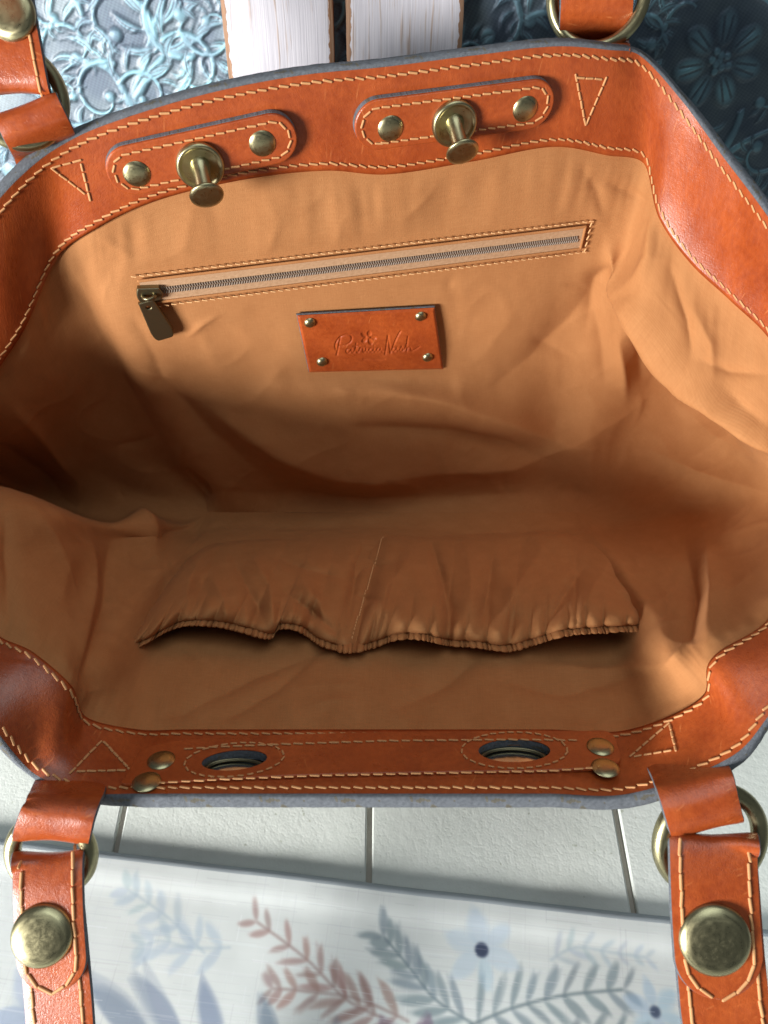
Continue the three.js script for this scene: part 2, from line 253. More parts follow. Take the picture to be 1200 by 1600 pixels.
  const dye = fieldTex(tw, th, (u, v) => { const q = hAt(u, 1 - v), w = (Math.sin(u * 1500 + v * 420) * Math.sin(v * 900 - u * 300)) * 0.5, n = fbm(u * 26, v * 14, 4, 4), f = smooth(q, 0.18, 0.8) * clamp(0.85 + n * 0.9, 0.2, 1.1); const B = clamp(0.5 + n * 1.6, 0, 1); const g = [62 + B * 26 + w * 18, 76 + B * 26 + w * 20, 92 + B * 18 + w * 20], T = [106 + 16 * n, 144 + 26 * n, 158 + 20 * n]; return g.map((s, i) => lerp(s, T[i], f)); }, true);
  const nu = 560, nv = 300, rows = [];
  for (let j = 0; j <= nv; j++) { const row = []; for (let i = 0; i <= nu; i++) { const u = i / nu, v = j / nv, bul = 0.006 * Math.sin(u * Math.PI) * Math.sin(v * Math.PI) + 0.003 * fbm(u * 5, v * 3, 2, 2); row.push(V(X0 + u * W, Y0 + (1 - v) * H, 0.0011 * Math.pow(hAt(u, v), 0.8) + bul).applyMatrix4(m)); } rows.push(row); }
  const relief = new THREE.CanvasTexture(c); relief.magFilter = THREE.LinearFilter;
  mesh('embossed_panel', gridGeo(rows, false, null, (i, j) => [i / nu, 1 - j / nv]), phys({ map: dye, roughness: 0.32, metalness: 0.55, clearcoat: 0.5, clearcoatRoughness: 0.35, bumpMap: rep(weaveBump, 0.03), bumpScale: 0.0002 }), t);
  const sh = new THREE.Shape(), r = 0.03, w2 = W / 2; sh.moveTo(-w2, 0); sh.lineTo(w2, 0); sh.lineTo(w2, H - r); sh.quadraticCurveTo(w2, H, w2 - r, H); sh.lineTo(-w2 + r, H); sh.quadraticCurveTo(-w2, H, -w2, H - r);
  const body = mesh('body', new THREE.ExtrudeGeometry(sh, { depth: 0.07, bevelEnabled: true, bevelSize: 0.004, bevelThickness: 0.008, bevelSegments: 3 }), std({ color: rgb(0.05, 0.05, 0.055), roughness: 0.5, bumpMap: rep(leatherGrain, 0.05), bumpScale: 0.0006 }), t);
  body.applyMatrix4(m.clone().multiply(new THREE.Matrix4().makeTranslation(X0 + w2, Y0 + 0.004, -0.085)));
}
// ------------------------------------------------------------------ whitewashed plank panel leaning on it
{
  const t = thing('plank_panel', 'two whitewashed wooden planks with bare brown edges leaning on embossed bag', 'wooden panel');
  const m = BOARD.frame(530, 60, 630, 61), inv = m.clone().invert(), base = V(-0.03, 0.004, -0.442).applyMatrix4(inv).y;
  const paint = (k) => fieldTex(512, 1024, (u, v) => {
    const g = fbm(u * 46 + fbm(u * 3, v * 5, k, 2) * 3, v * 5, k, 4), n = fbm(u * 7, v * 16, k + 4, 4), s = fbm(u * 90, v * 7, k + 8, 3), e = Math.min(u, 1 - u) * 0.12 + 0.004 * fbm(u * 3, v * 70, k + 2, 4);
    const wear = clamp(smooth(g + n * 0.5, 0.12, 0.5) * 0.42 + (e < 0.0048 ? 0.9 : 0), 0, 1), W = [206 + 30 * s, 203 + 30 * s, 211 + 28 * s], B = [150 + 50 * s, 112 + 40 * s, 84 + 34 * s];
    return W.map((q, i) => lerp(q, B[i], wear));
  }, true);
  const wood = std({ roughness: 0.85, map: rep(fieldTex(256, 256, (u, v) => { const n = tile((a, b) => fbm(a * 40, b * 5, 3, 4), u, v); return [158 + 60 * n, 104 + 50 * n, 66 + 40 * n]; }, true), 0.06) });
  for (const [x0, x1, k] of [[350, 521, 3], [541, 722, 11]]) {
    const a = BOARD.local(m, x0, 60).x, b = BOARD.local(m, x1, 60).x, w = b - a, H = 0.40, nx = 24, ny = 120, rows = [];
    const face = paint(k), pts = (u, v, z) => V(a + u * w + 0.0006 * fbm(v * 18, k, u * 2, 3), base + v * H, z).applyMatrix4(m);
    for (let j = 0; j <= ny; j++) { const row = []; for (let i = 0; i <= nx; i++) { const u = i / nx, v = j / ny, ed = Math.min(u, 1 - u) * w; row.push(pts(u, v, -0.0016 * (1 - smooth(ed, 0, 0.003)) + 0.0005 * fbm(u * 12, v * 9, k, 3))); } rows.push(row); }
    const p = mesh('plank', gridGeo(rows, false, null, (i, j) => [i / nx, j / ny]), std({ map: face, roughness: 0.82, bumpMap: face, bumpScale: 0.0006 }), t);
    const box = new THREE.BoxGeometry(w - 0.0004, H, 0.0125); box.translate(a + w / 2, base + H / 2, -0.0082); box.applyMatrix4(m); mesh('bare_edge', box, wood, p);
  }
  const a = BOARD.local(m, 340, 60).x, b = BOARD.local(m, 735, 60).x;
  for (const h of [0.06, 0.345]) { const g = new THREE.BoxGeometry((b - a) * 0.9, 0.03, 0.004); g.translate((a + b) / 2, base + h, -0.0168); g.applyMatrix4(m); mesh('batten', g, wood, t); }
}

// ------------------------------------------------------------------ the open leather bag
const bag = thing('leather_handbag', 'open orange tan leather tote bag with tan cotton lining and brass studs', 'handbag');
const b_ = (px, py) => BACK.at(px, py), D = atD;
const lowB = (px, py) => { const p = BACK.at(px, py); return p.y < 0.011 ? atH(px, py, 0.011) : p; };
const back = (...q) => q.map(([x, y, out]) => (out ? atD(x, y, -BACK.at(x, y).z - out) : lowB(x, y))); // out: how far the wall bellies into the bag
const frontP = (pxTop, pxBot) => [0, 0.04, 0.10, 0.155, 0.215, 0.269].map((t) => { // along the near wall
  const p = FR0.clone().addScaledVector(FRDIR, t), k = t < 0.04 ? 0 : (t - 0.04) / 0.229, px = lerp(pxTop, pxBot, k), z = -p.z * CP + (CAM_H - p.y) * SP; p.x = (px - 600) / FOCAL * z; return p;
});
const side = (...q) => q.map((a) => D(...a));
const stations = [
  back([118, 212], [150, 355], [178, 500], [225, 600], [285, 690], [345, 765]),
  back([200, 180], [235, 314], [270, 480], [310, 590], [360, 684, 0.006], [400, 768]),
  back([330, 142], [380, 278], [400, 460], [430, 580], [460, 694, 0.014], [480, 772]),
  back([470, 115], [510, 264], [520, 450], [535, 570], [545, 706, 0.020], [555, 777]),
  back([600, 102], [600, 270], [610, 440], [620, 565], [625, 710, 0.022], [630, 778]),
  back([740, 84], [735, 250], [725, 425], [715, 560], [705, 706, 0.022], [700, 777]),
  back([870, 70], [865, 227], [840, 410], [815, 550], [790, 690, 0.020], [775, 775]),
  back([950, 76], [945, 240], [905, 405], [890, 545], [862, 668, 0.014], [840, 773]),
  side([1000, 86, 0.409], [1008, 255, 0.408], [965, 430, 0.402], [958, 580, 0.40], [920, 670, 0.388], [890, 772, 0.374]),
  side([1070, 160, 0.40], [1034, 345, 0.39], [1003, 478, 0.368], [1028, 600, 0.402], [985, 685, 0.388], [930, 785, 0.366]),
  side([1130, 240, 0.38], [1080, 410, 0.372], [1072, 560, 0.34], [1080, 640, 0.388], [1035, 715, 0.375], [945, 797, 0.36]),
  side([1200, 332, 0.352], [1145, 470, 0.35], [1130, 630, 0.318], [1125, 672, 0.362], [1064, 735, 0.362], [952, 806, 0.355]),
  side([1275, 450, 0.32], [1210, 535, 0.325], [1195, 685, 0.295], [1160, 722, 0.335], [1085, 758, 0.347], [956, 814, 0.35]),
  side([1340, 640, 0.27], [1275, 680, 0.275], [1240, 760, 0.28], [1180, 780, 0.302], [1095, 800, 0.327], [958, 820, 0.345]),
  side([1335, 850, 0.21], [1275, 840, 0.22], [1205, 855, 0.24], [1150, 850, 0.265], [1070, 842, 0.30], [956, 826, 0.341]),
  side([1270, 1020, 0.15], [1200, 975, 0.17], [1145, 935, 0.20], [1095, 900, 0.24], [1040, 870, 0.28], [952, 829, 0.338]),
  side([1200, 1122, 0.125], [1113, 1035, 0.152], [1075, 985, 0.18], [1050, 940, 0.214], [1010, 892, 0.262], [946, 831, 0.3365]),
  side([1150, 1182, 0.112], [1105, 1085, 0.142], [1050, 1022, 0.165], [1025, 962, 0.20], [985, 903, 0.25], [935, 832, 0.336]),
  frontP(985, 905), frontP(855, 800), frontP(700, 690), frontP(560, 580), frontP(420, 470), frontP(290, 385), frontP(215, 330),
  side([125, 1240, 0.104], [130, 1122, 0.139], [160, 1040, 0.165], [185, 975, 0.20], [235, 908, 0.25], [315, 832, 0.336]),
  side([50, 1205, 0.112], [105, 1070, 0.145], [120, 1000, 0.172], [155, 948, 0.21], [215, 893, 0.26], [306, 831, 0.338]),
  side([-10, 1140, 0.122], [50, 1022, 0.155], [75, 955, 0.185], [125, 910, 0.225], [195, 868, 0.275], [302, 829, 0.34]),
  side([-70, 1040, 0.145], [-10, 990, 0.165], [30, 890, 0.205], [105, 855, 0.24], [180, 845, 0.285], [300, 826, 0.342]),
  side([-130, 860, 0.205], [-70, 850, 0.21], [-5, 787, 0.235], [85, 800, 0.25], [162, 822, 0.285], [299, 822, 0.344]),
  side([-140, 680, 0.26], [-85, 710, 0.262], [-30, 738, 0.325], [70, 780, 0.358], [170, 808, 0.358], [299, 812, 0.35]),
  side([-90, 470, 0.305], [-30, 610, 0.30], [10, 655, 0.312], [90, 710, 0.350], [190, 766, 0.362], [303, 795, 0.357]),
  side([-20, 330, 0.325], [30, 520, 0.322], [70, 590, 0.33], [130, 665, 0.352], [210, 735, 0.362], [310, 783, 0.362]),
  side([55, 250, 0.34], [85, 405, 0.346], [125, 530, 0.346], [175, 630, 0.356], [240, 710, 0.363], [322, 773, 0.366]),
];
const INSIDE = V(0, 0.17, -0.25);
const columns = stations.map((s) => new THREE.CatmullRomCurve3(s, false, 'centripetal'));
function loopRow(t, n) { // t in levels: 0 rim, 1 lower edge of the leather band ... 5 base edge
  const c = new THREE.CatmullRomCurve3(columns.map((k) => k.getPoint(clamp(t / 5, 0, 1))), true, 'centripetal'), o = [];
  for (let i = 0; i < n; i++) o.push(c.getPoint(i / n)); return o;
}
const NU = 720;
const inwards = (p) => V(INSIDE.x - p.x, INSIDE.y + 0.06 - p.y, INSIDE.z - p.z);

// lining: one cloth from under the leather band to the base
const polyDist = (x, y, pl) => { let best = 1e9, at = 0; for (let i = 0; i < pl.length - 1; i++) { const [ax, ay] = pl[i], [bx, by] = pl[i + 1], dx = bx - ax, dy = by - ay, t = clamp(((x - ax) * dx + (y - ay) * dy) / (dx * dx + dy * dy), 0, 1), e = Math.hypot(x - ax - dx * t, y - ay - dy * t); if (e < best) { best = e; at = (i + t) / (pl.length - 1); } } return [best, at]; };
const folds = [ // [points in the photograph, half width, height in metres]
  [[[118, 440], [150, 520], [195, 610], [255, 700]], 22, -0.007], [[[165, 400], [215, 500], [255, 590], [330, 680], [420, 745]], 20, -0.006], [[[190, 430], [240, 560], [300, 650]], 26, 0.005],
  [[[330, 640], [430, 700], [520, 735], [640, 748]], 22, 0.009], [[[440, 600], [560, 592], [700, 625], [830, 672], [920, 700]], 24, 0.010], [[[560, 668], [700, 674], [800, 694], [850, 715]], 13, -0.007],
  [[[540, 745], [680, 735], [800, 728], [900, 690], [985, 640]], 26, 0.007], [[[935, 440], [890, 500], [830, 560], [760, 610]], 24, -0.0035], [[[985, 385], [930, 440], [915, 520]], 14, -0.004],
  [[[930, 350], [985, 465], [1040, 535], [1090, 590], [1190, 676], [1240, 720]], 12, 0.018], [[[965, 455], [992, 515], [1004, 590]], 9, -0.008], [[[985, 520], [1030, 595], [1085, 645], [1160, 705]], 22, -0.011], [[[968, 520], [972, 570], [975, 620]], 10, 0.005], [[[925, 470], [940, 540], [945, 600]], 12, -0.003], [[[1018, 340], [1015, 400], [985, 455]], 10, 0.004], [[[1050, 420], [1075, 500], [1085, 585]], 8, -0.003], [[[1090, 560], [1140, 580], [1200, 585]], 8, -0.0025],
  [[[1140, 610], [1170, 640], [1200, 665]], 7, -0.003], [[[905, 255], [935, 300], [945, 350]], 10, -0.002], [[[705, 415], [702, 450], [708, 490]], 6, -0.0012], [[[930, 275], [980, 300], [1020, 320]], 8, -0.002],
  [[[250, 1130], [400, 1050], [520, 1010]], 12, -0.003], [[[330, 1135], [430, 1075], [500, 1015]], 10, -0.0024], [[[620, 1105], [700, 1060], [760, 1015]], 14, -0.003], [[[780, 1060], [880, 1080], [1000, 1050]], 14, -0.003], [[[830, 1040], [920, 1050], [1020, 1040]], 10, 0.0025],
  [[[135, 830], [150, 920], [125, 1040]], 16, 0.004], [[[172, 850], [165, 940], [130, 1060]], 14, -0.006], [[[60, 800], [100, 880], [90, 960]], 24, 0.004], [[[10, 800], [15, 880], [10, 960]], 14, -0.003],
  [[[1105, 850], [1115, 930], [1105, 1010]], 20, 0.006], [[[1070, 850], [1085, 930], [1075, 1000]], 14, -0.005], [[[1040, 620], [1110, 680], [1190, 720]], 12, 0.004], [[[1010, 700], [1100, 740], [1200, 770]], 18, 0.005], [[[205, 800], [225, 830], [245, 870]], 26, 0.012],
  [[[20, 640], [70, 690], [120, 750]], 14, 0.005], [[[0, 700], [60, 740], [110, 790]], 16, -0.006], [[[1080, 480], [1110, 540], [1120, 600]], 12, 0.003],
];
for (let i = 0; i < 34; i++) { // small sharp creases here and there
  const x0 = rr(120, 1160), y0 = rr(300, 1110), a = rr(-0.9, 0.9) + (rnd() < 0.35 ? 1.4 : 0), l = rr(25, 75);
  folds.push([[[x0, y0], [x0 + Math.cos(a) * l * 0.5 + rr(-5, 5), y0 + Math.sin(a) * l * 0.5 + rr(-5, 5)], [x0 + Math.cos(a) * l, y0 + Math.sin(a) * l]], rr(4, 8), rr(-0.0018, 0.0016)]);
}
for (const f of folds) { const X = f[0].map((p) => p[0]), Y = f[0].map((p) => p[1]), m = f[1] * 3; f.push(Math.min(...X) - m, Math.max(...X) + m, Math.min(...Y) - m, Math.max(...Y) + m); }
const quiet = (x, y) => { // flat where the zip and the leather patch are sewn on
  const [a] = polyDist(x, y, [[215, 458], [915, 372]]), bx = Math.max(Math.abs(x - 577) - 118, 0), by = Math.max(Math.abs(y - 526) - 58, 0);
  return Math.min(smooth(a, 24, 60), smooth(Math.hypot(bx, by), 2, 36));
};
const liningRows = [];
{
  const nv = 190, raw = [];
  for (let j = 0; j <= nv; j++) raw.push(loopRow(lerp(0.8, 5, j / nv), NU));
  const floorMid = (p, k) => { const m = V(p.x * (1 - 0.25 * k * 0), 0.009, -0.352 - 0.04 * p.x * 0); return p.clone().lerp(V(clamp(m.x, -0.13, 0.145), m.y, m.z), k); };
  for (let j = 1; j <= 12; j++) raw.push(raw[nv].map((p) => floorMid(p, j / 12)));
  for (let it = 0; it < 40; it++) for (let j = nv - 22; j < nv + 10; j++) for (let i = 0; i < NU; i++) raw[j][i].lerp(raw[j - 1][i].clone().add(raw[j + 1][i]).multiplyScalar(0.5), 0.5); // the base turns up into the walls without an edge
  const nrm = rowNormals(raw, true, inwards);
  raw.forEach((row, j) => {
    const v = j / nv, tuck = smooth(v, 0.05, 0.12) * (1 - 0.6 * smooth(v, 0.97, 1.0));
    liningRows.push(row.map((p, i) => {
      const [x, y] = project(p), q = quiet(x, y), n = nrm[j][i];
      let h = q * (0.0034 * fbm(p.x * 11, p.y * 11, p.z * 11, 2) + 0.0004 * fbm(p.x * 50 + p.y * 20, p.y * 30, p.z * 50, 3));
      const ridge = 1 - Math.abs(fbm(p.x * 22 + 4, p.y * 16, p.z * 22, 2)) * 5; if (ridge > 0) h += q * 0.0005 * ridge * ridge;
      h += q * 0.0028 * fbm(i * 0.13, v * 2.5, 5.2, 2) * Math.exp(-Math.max(0, v - 0.06) / 0.09);
      for (const [pl, w, amp, xa, xb, ya, yb] of folds) { if (x < xa || x > xb || y < ya || y > yb) continue; const [d, t] = polyDist(x, y, pl); if (d < w * 3) h += q * amp * Math.exp(-Math.pow(d / w, 1.35)) * Math.sin(Math.PI * clamp(t * 0.86 + 0.07, 0, 1)); }
      return p.clone().addScaledVector(n, h * tuck);
    }));
  });
  mesh('lining', gridGeo(liningRows, true), M.lining, bag);
}
// leather band around the mouth, rim edge and outer shell
const bandRows = [], BT = 0.0018;
const holes = [[367, 1197, 60, 20], [803, 1182, 65, 22]];
let bandN;
{
  const nv = 26, raw = []; for (let j = 0; j <= nv; j++) raw.push(loopRow(j / nv, NU));
  bandN = rowNormals(raw, true, inwards);
  raw.forEach((row, j) => bandRows.push(row.map((p, i) => p.clone().addScaledVector(bandN[j][i], BT + 0.0011 * fbm(p.x * 22, p.y * 22, p.z * 22, 3) * smooth(Math.min(j, nv - j), 0, 6) * (p.z < -0.3 || p.z > -0.15 ? 0.5 : 1.6)))));
  const lip = bandRows[nv].map((p, i) => p.clone().addScaledVector(bandN[nv][i], -0.0022)), rows = [...bandRows, lip];
  const skip = (i, j) => { const p = rows[j][i]; if (p.z < -0.2) return true; const [x, y] = project(p); return !holes.some(([a, b, r, s]) => ((x - a) / (r + 4)) ** 2 + ((y - b) / (s + 3)) ** 2 < 1); };
  const band = mesh('leather_band', gridGeo(rows, true, skip), M.leather, bag); bag.userData.band = undefined; delete bag.userData.band;
  const edge = [], T = 0.0062; // the painted cut edge over the rim
  for (let k = 0; k <= 8; k++) { const a = k / 8 * Math.PI; edge.push(bandRows[0].map((p, i) => { const n = bandN[0][i], up = bandRows[0][i].clone().sub(bandRows[3][i]).normalize(), wob = 0.0003 * fbm(i * 0.35, k * 0.4, 3, 2); return p.clone().addScaledVector(n, -T / 2 * (1 - Math.cos(a))).addScaledVector(up, 0.0021 * Math.sqrt(Math.max(0, Math.sin(a))) + wob); })); }
  mesh('rim_edge', gridGeo(edge, true), M.edge, bag);
  const shell = []; // outside leather, from the rim to the floor
  for (let j = 0; j <= 8; j++) shell.push(raw[Math.round(j / 8 * nv)].map((p, i) => p.clone().addScaledVector(bandN[Math.round(j / 8 * nv)][i], -(T - BT))));
  const low = []; for (let j = 1; j <= 16; j++) low.push(loopRow(1 + 4 * j / 16, NU));
  const lowN = rowNormals(low, true, inwards);
  low.forEach((row, j) => shell.push(row.map((p, i) => { const n = V(0, 0, 0), k = smooth(j, 0, 4); for (let e = -24; e <= 24; e += 4) n.add(lowN[j][(i + e + NU) % NU]); n.normalize(); const q = p.clone().addScaledVector(n, -lerp(0.0046, 0.019, k)); q.y = Math.max(0.002, q.y); return q; })));
  shell.push(shell[shell.length - 1].map((p) => V(p.x, 0.002, p.z)), shell[shell.length - 1].map((p) => V(p.x * 0.3, 0.002, -0.352)));
  mesh('outer_shell', gridGeo(shell, true), std({ color: rgb(0.07, 0.075, 0.08), roughness: 0.45, metalness: 0.2, bumpMap: rep(leatherGrain, 0.04), bumpScale: 0.0008 }), bag);
}
const band = bag.children.find((o) => o.name === 'leather_band');

// stitches
const stitchGeo = new THREE.CapsuleGeometry(0.00057, 0.0039, 3, 6); stitchGeo.rotateZ(Math.PI / 2); stitchGeo.scale(1, 1, 0.75);
function stitchMats(pts, nrm, pitch, slant, off = 0.00035, size = 1) { // pts along a path with normals; returns matrices
  const out = []; let acc = 0, next = pitch / 2;
  for (let i = 0; i < pts.length - 1; i++) {
    const l = pts[i].distanceTo(pts[i + 1]);
    while (acc + l >= next) {
      const k = (next - acc) / l, p = pts[i].clone().lerp(pts[i + 1], k), n = nrm[i].clone().lerp(nrm[i + 1], k).normalize(), t = pts[i + 1].clone().sub(pts[i]).normalize();
      t.addScaledVector(n, -t.dot(n)).normalize(); const a = slant + (rnd() - 0.5) * 0.12; const b = n.clone().cross(t), e = t.clone().multiplyScalar(Math.cos(a)).addScaledVector(b, Math.sin(a));
      const s = size * (0.92 + rnd() * 0.16), w = n.clone().cross(e);
      out.push(new THREE.Matrix4().makeBasis(e.multiplyScalar(s * pitch / 0.0056), w.multiplyScalar(s), n.clone().multiplyScalar(s)).setPosition(p.addScaledVector(n, off))); next += pitch;
    }
    acc += l;
  }
  return out;
}
function stitchEach(mats, parent, m = M.thread) { for (const x of mats) { const o = mesh('stitch', stitchGeo, m, parent); o.applyMatrix4(x); } }
function stitchRow(mats, parent, m = M.thread, name = 'stitching') { if (!mats.length) return; const o = mesh(name, mergeGeometries(mats.map((x) => stitchGeo.clone().applyMatrix4(x))), m, parent); o.userData.kind = 'stuff'; return o; }
const bandLine = (j, pred) => { const pts = [], ns = []; for (let i = 0; i <= NU; i++) { const q = i % NU, p = bandRows[j][q]; pts.push(p); ns.push(bandN[j][q]); } return [pts, ns]; };
for (const j of [2, 24]) {
  const all = stitchMats(...bandLine(j), 0.0050, -0.24), far = all.filter((m) => m.elements[14] < -0.30), near = all.filter((m) => m.elements[14] >= -0.30);
  stitchEach(far, band); stitchRow(near, band);
}
const planePath = (pl, pts, off, closed, step = 3) => { const o = []; const P = closed ? [...pts, pts[0]] : pts; for (let i = 0; i < P.length - 1; i++) { const n = Math.max(1, Math.round(Math.hypot(P[i + 1][0] - P[i][0], P[i + 1][1] - P[i][1]) / step)); for (let k = 0; k < n; k++) o.push(pl.at(lerp(P[i][0], P[i + 1][0], k / n), lerp(P[i][1], P[i + 1][1], k / n), off)); } o.push(pl.at(...P[P.length - 1], off)); return [o, o.map(() => pl.n)]; };
const bandPx = bandRows.map((r) => r.map(project));
function bandHit(px, py) { let best = 1e9, at = [0, 0]; bandPx.forEach((r, j) => r.forEach((q, i) => { const d = (q[0] - px) ** 2 + (q[1] - py) ** 2; if (d < best) { best = d; at = [j, i]; } })); const n = bandN[at[0]][at[1]], pl = new Plane(bandRows[at[0]][at[1]], n); return [pl.at(px, py), n]; }
const bandPath = (pts) => { const o = [], ns = [], P = [...pts, pts[0]]; for (let i = 0; i < P.length - 1; i++) for (let k = 0; k < 10; k++) { const [p, n] = bandHit(lerp(P[i][0], P[i + 1][0], k / 10), lerp(P[i][1], P[i + 1][1], k / 10)); o.push(p); ns.push(n); } o.push(o[0]); ns.push(ns[0]); return [o, ns]; };
// stitched triangles where the strap loops are anchored
stitchEach(stitchMats(...bandPath([[900, 121], [946, 124], [915, 196]]), 0.0048, 0, 0.0003), band);
stitchRow(stitchMats(...bandPath([[80, 262], [125, 250], [140, 308]]), 0.0048, 0, 0.0003), band);
stitchRow(stitchMats(...bandPath([[160, 1157], [112, 1206], [204, 1204]]), 0.0042, 0, 0.0003), band);
stitchRow(stitchMats(...bandPath([[983, 1184], [1046, 1130], [1056, 1172]]), 0.0042, 0, 0.0003), band);

// ------------------------------------------------------------------ brass studs on their leather plates
function lathe(pts, seg = 40) { return new THREE.LatheGeometry(pts.map(([a, b]) => new THREE.Vector2(a, b)), seg); }
const upZ = (g) => g.rotateX(Math.PI / 2); // lathe axis to +z
const rivetGeo = (r, h) => upZ(lathe([[0.00001, h], [r * 0.45, h * 0.93], [r * 0.8, h * 0.66], [r, h * 0.16], [r * 0.98, 0], [r * 0.9, -0.0006]], 28));
const place = (o, pl, px, py, off) => { const m = pl.frame(px, py, px + 20, py, off); o.applyMatrix4(m); return o; };
function stadium(l, r) { const s = new THREE.Shape(); s.moveTo(-l, -r); s.lineTo(l, -r); s.absarc(l, 0, r, -Math.PI / 2, Math.PI / 2, false); s.lineTo(-l, r); s.absarc(-l, 0, r, Math.PI / 2, Math.PI * 1.5, false); return s; }
function planarUV(g) { const p = g.attributes.position, u = g.attributes.uv; for (let i = 0; i < p.count; i++) u.setXY(i, p.getX(i), p.getY(i)); return g; }
function clasp(A, B, stud, rivets, rm) {
  const mid = [(A[0] + B[0]) / 2, (A[1] + B[1]) / 2], m = BACK.frame(...mid, ...B, BT), l = BACK.local(m, ...B).x, r = rm, TH = 0.0052;
  const g = new THREE.Group(); g.name = 'clasp'; g.applyMatrix4(m); bag.add(g);
  mesh('plate', planarUV(new THREE.ExtrudeGeometry(stadium(l, r - 0.0008), { depth: 0.0008, bevelEnabled: true, bevelSize: 0.0008, bevelThickness: 0.0007, bevelSegments: 3, curveSegments: 20 }).translate(0, 0, TH - 0.0015)), M.leather, g);
  const eg = new THREE.ExtrudeGeometry(stadium(l, r - 0.0002), { depth: TH - 0.0024, bevelEnabled: true, bevelSize: 0.0003, bevelThickness: 0.0003, bevelSegments: 2, curveSegments: 20 }); eg.translate(0, 0, 0.0003);
  mesh('plate_edge', planarUV(eg), M.edge, g);
  const path = [], ns = []; const q = stadium(l, r - 0.0034).getPoints(24); q.push(q[0].clone());
  for (let i = 0; i < q.length - 1; i++) for (let k = 0; k < 6; k++) { path.push(V(lerp(q[i].x, q[i + 1].x, k / 6), lerp(q[i].y, q[i + 1].y, k / 6), TH)); ns.push(V(0, 0, 1)); }
  stitchEach(stitchMats(path, ns, 0.0049, -0.16, 0.0003, 0.95), g);
  for (const rv of rivets) { const p = BACK.local(m, ...rv); const o = mesh('rivet', rivetGeo(0.0062, 0.0018), M.brass, g); o.position.set(p.x, p.y, TH); }
  const p = BACK.local(m, ...stud);
  const base = mesh('stud_base', upZ(lathe([[0.0111, 0], [0.0112, 0.0022], [0.0107, 0.0032], [0.0098, 0.0036], [0.0091, 0.003], [0.0082, 0.0024], [0.00001, 0.0022]], 48)), M.brass, g); base.position.set(p.x, p.y, TH - 0.0003);
  const o = mesh('stud', upZ(lathe([[0.0048, -0.0015], [0.0046, 0.0008], [0.0042, 0.002], [0.0038, 0.005], [0.0036, 0.0128], [0.0040, 0.0140], [0.0060, 0.0146], [0.0076, 0.0151], [0.0080, 0.0159], [0.0077, 0.0168], [0.0060, 0.0174], [0.003, 0.0177], [0.00001, 0.0178]], 48)), M.brass, g); o.position.set(p.x, p.y, TH + 0.0016); o.rotation.x = 0.4;
}
clasp([208, 259], [423, 211], [311, 246], [[213, 260], [407, 213]], 0.0118);
clasp([594, 188], [822, 158], [703, 181], [[605, 190], [813, 160]], 0.0118);

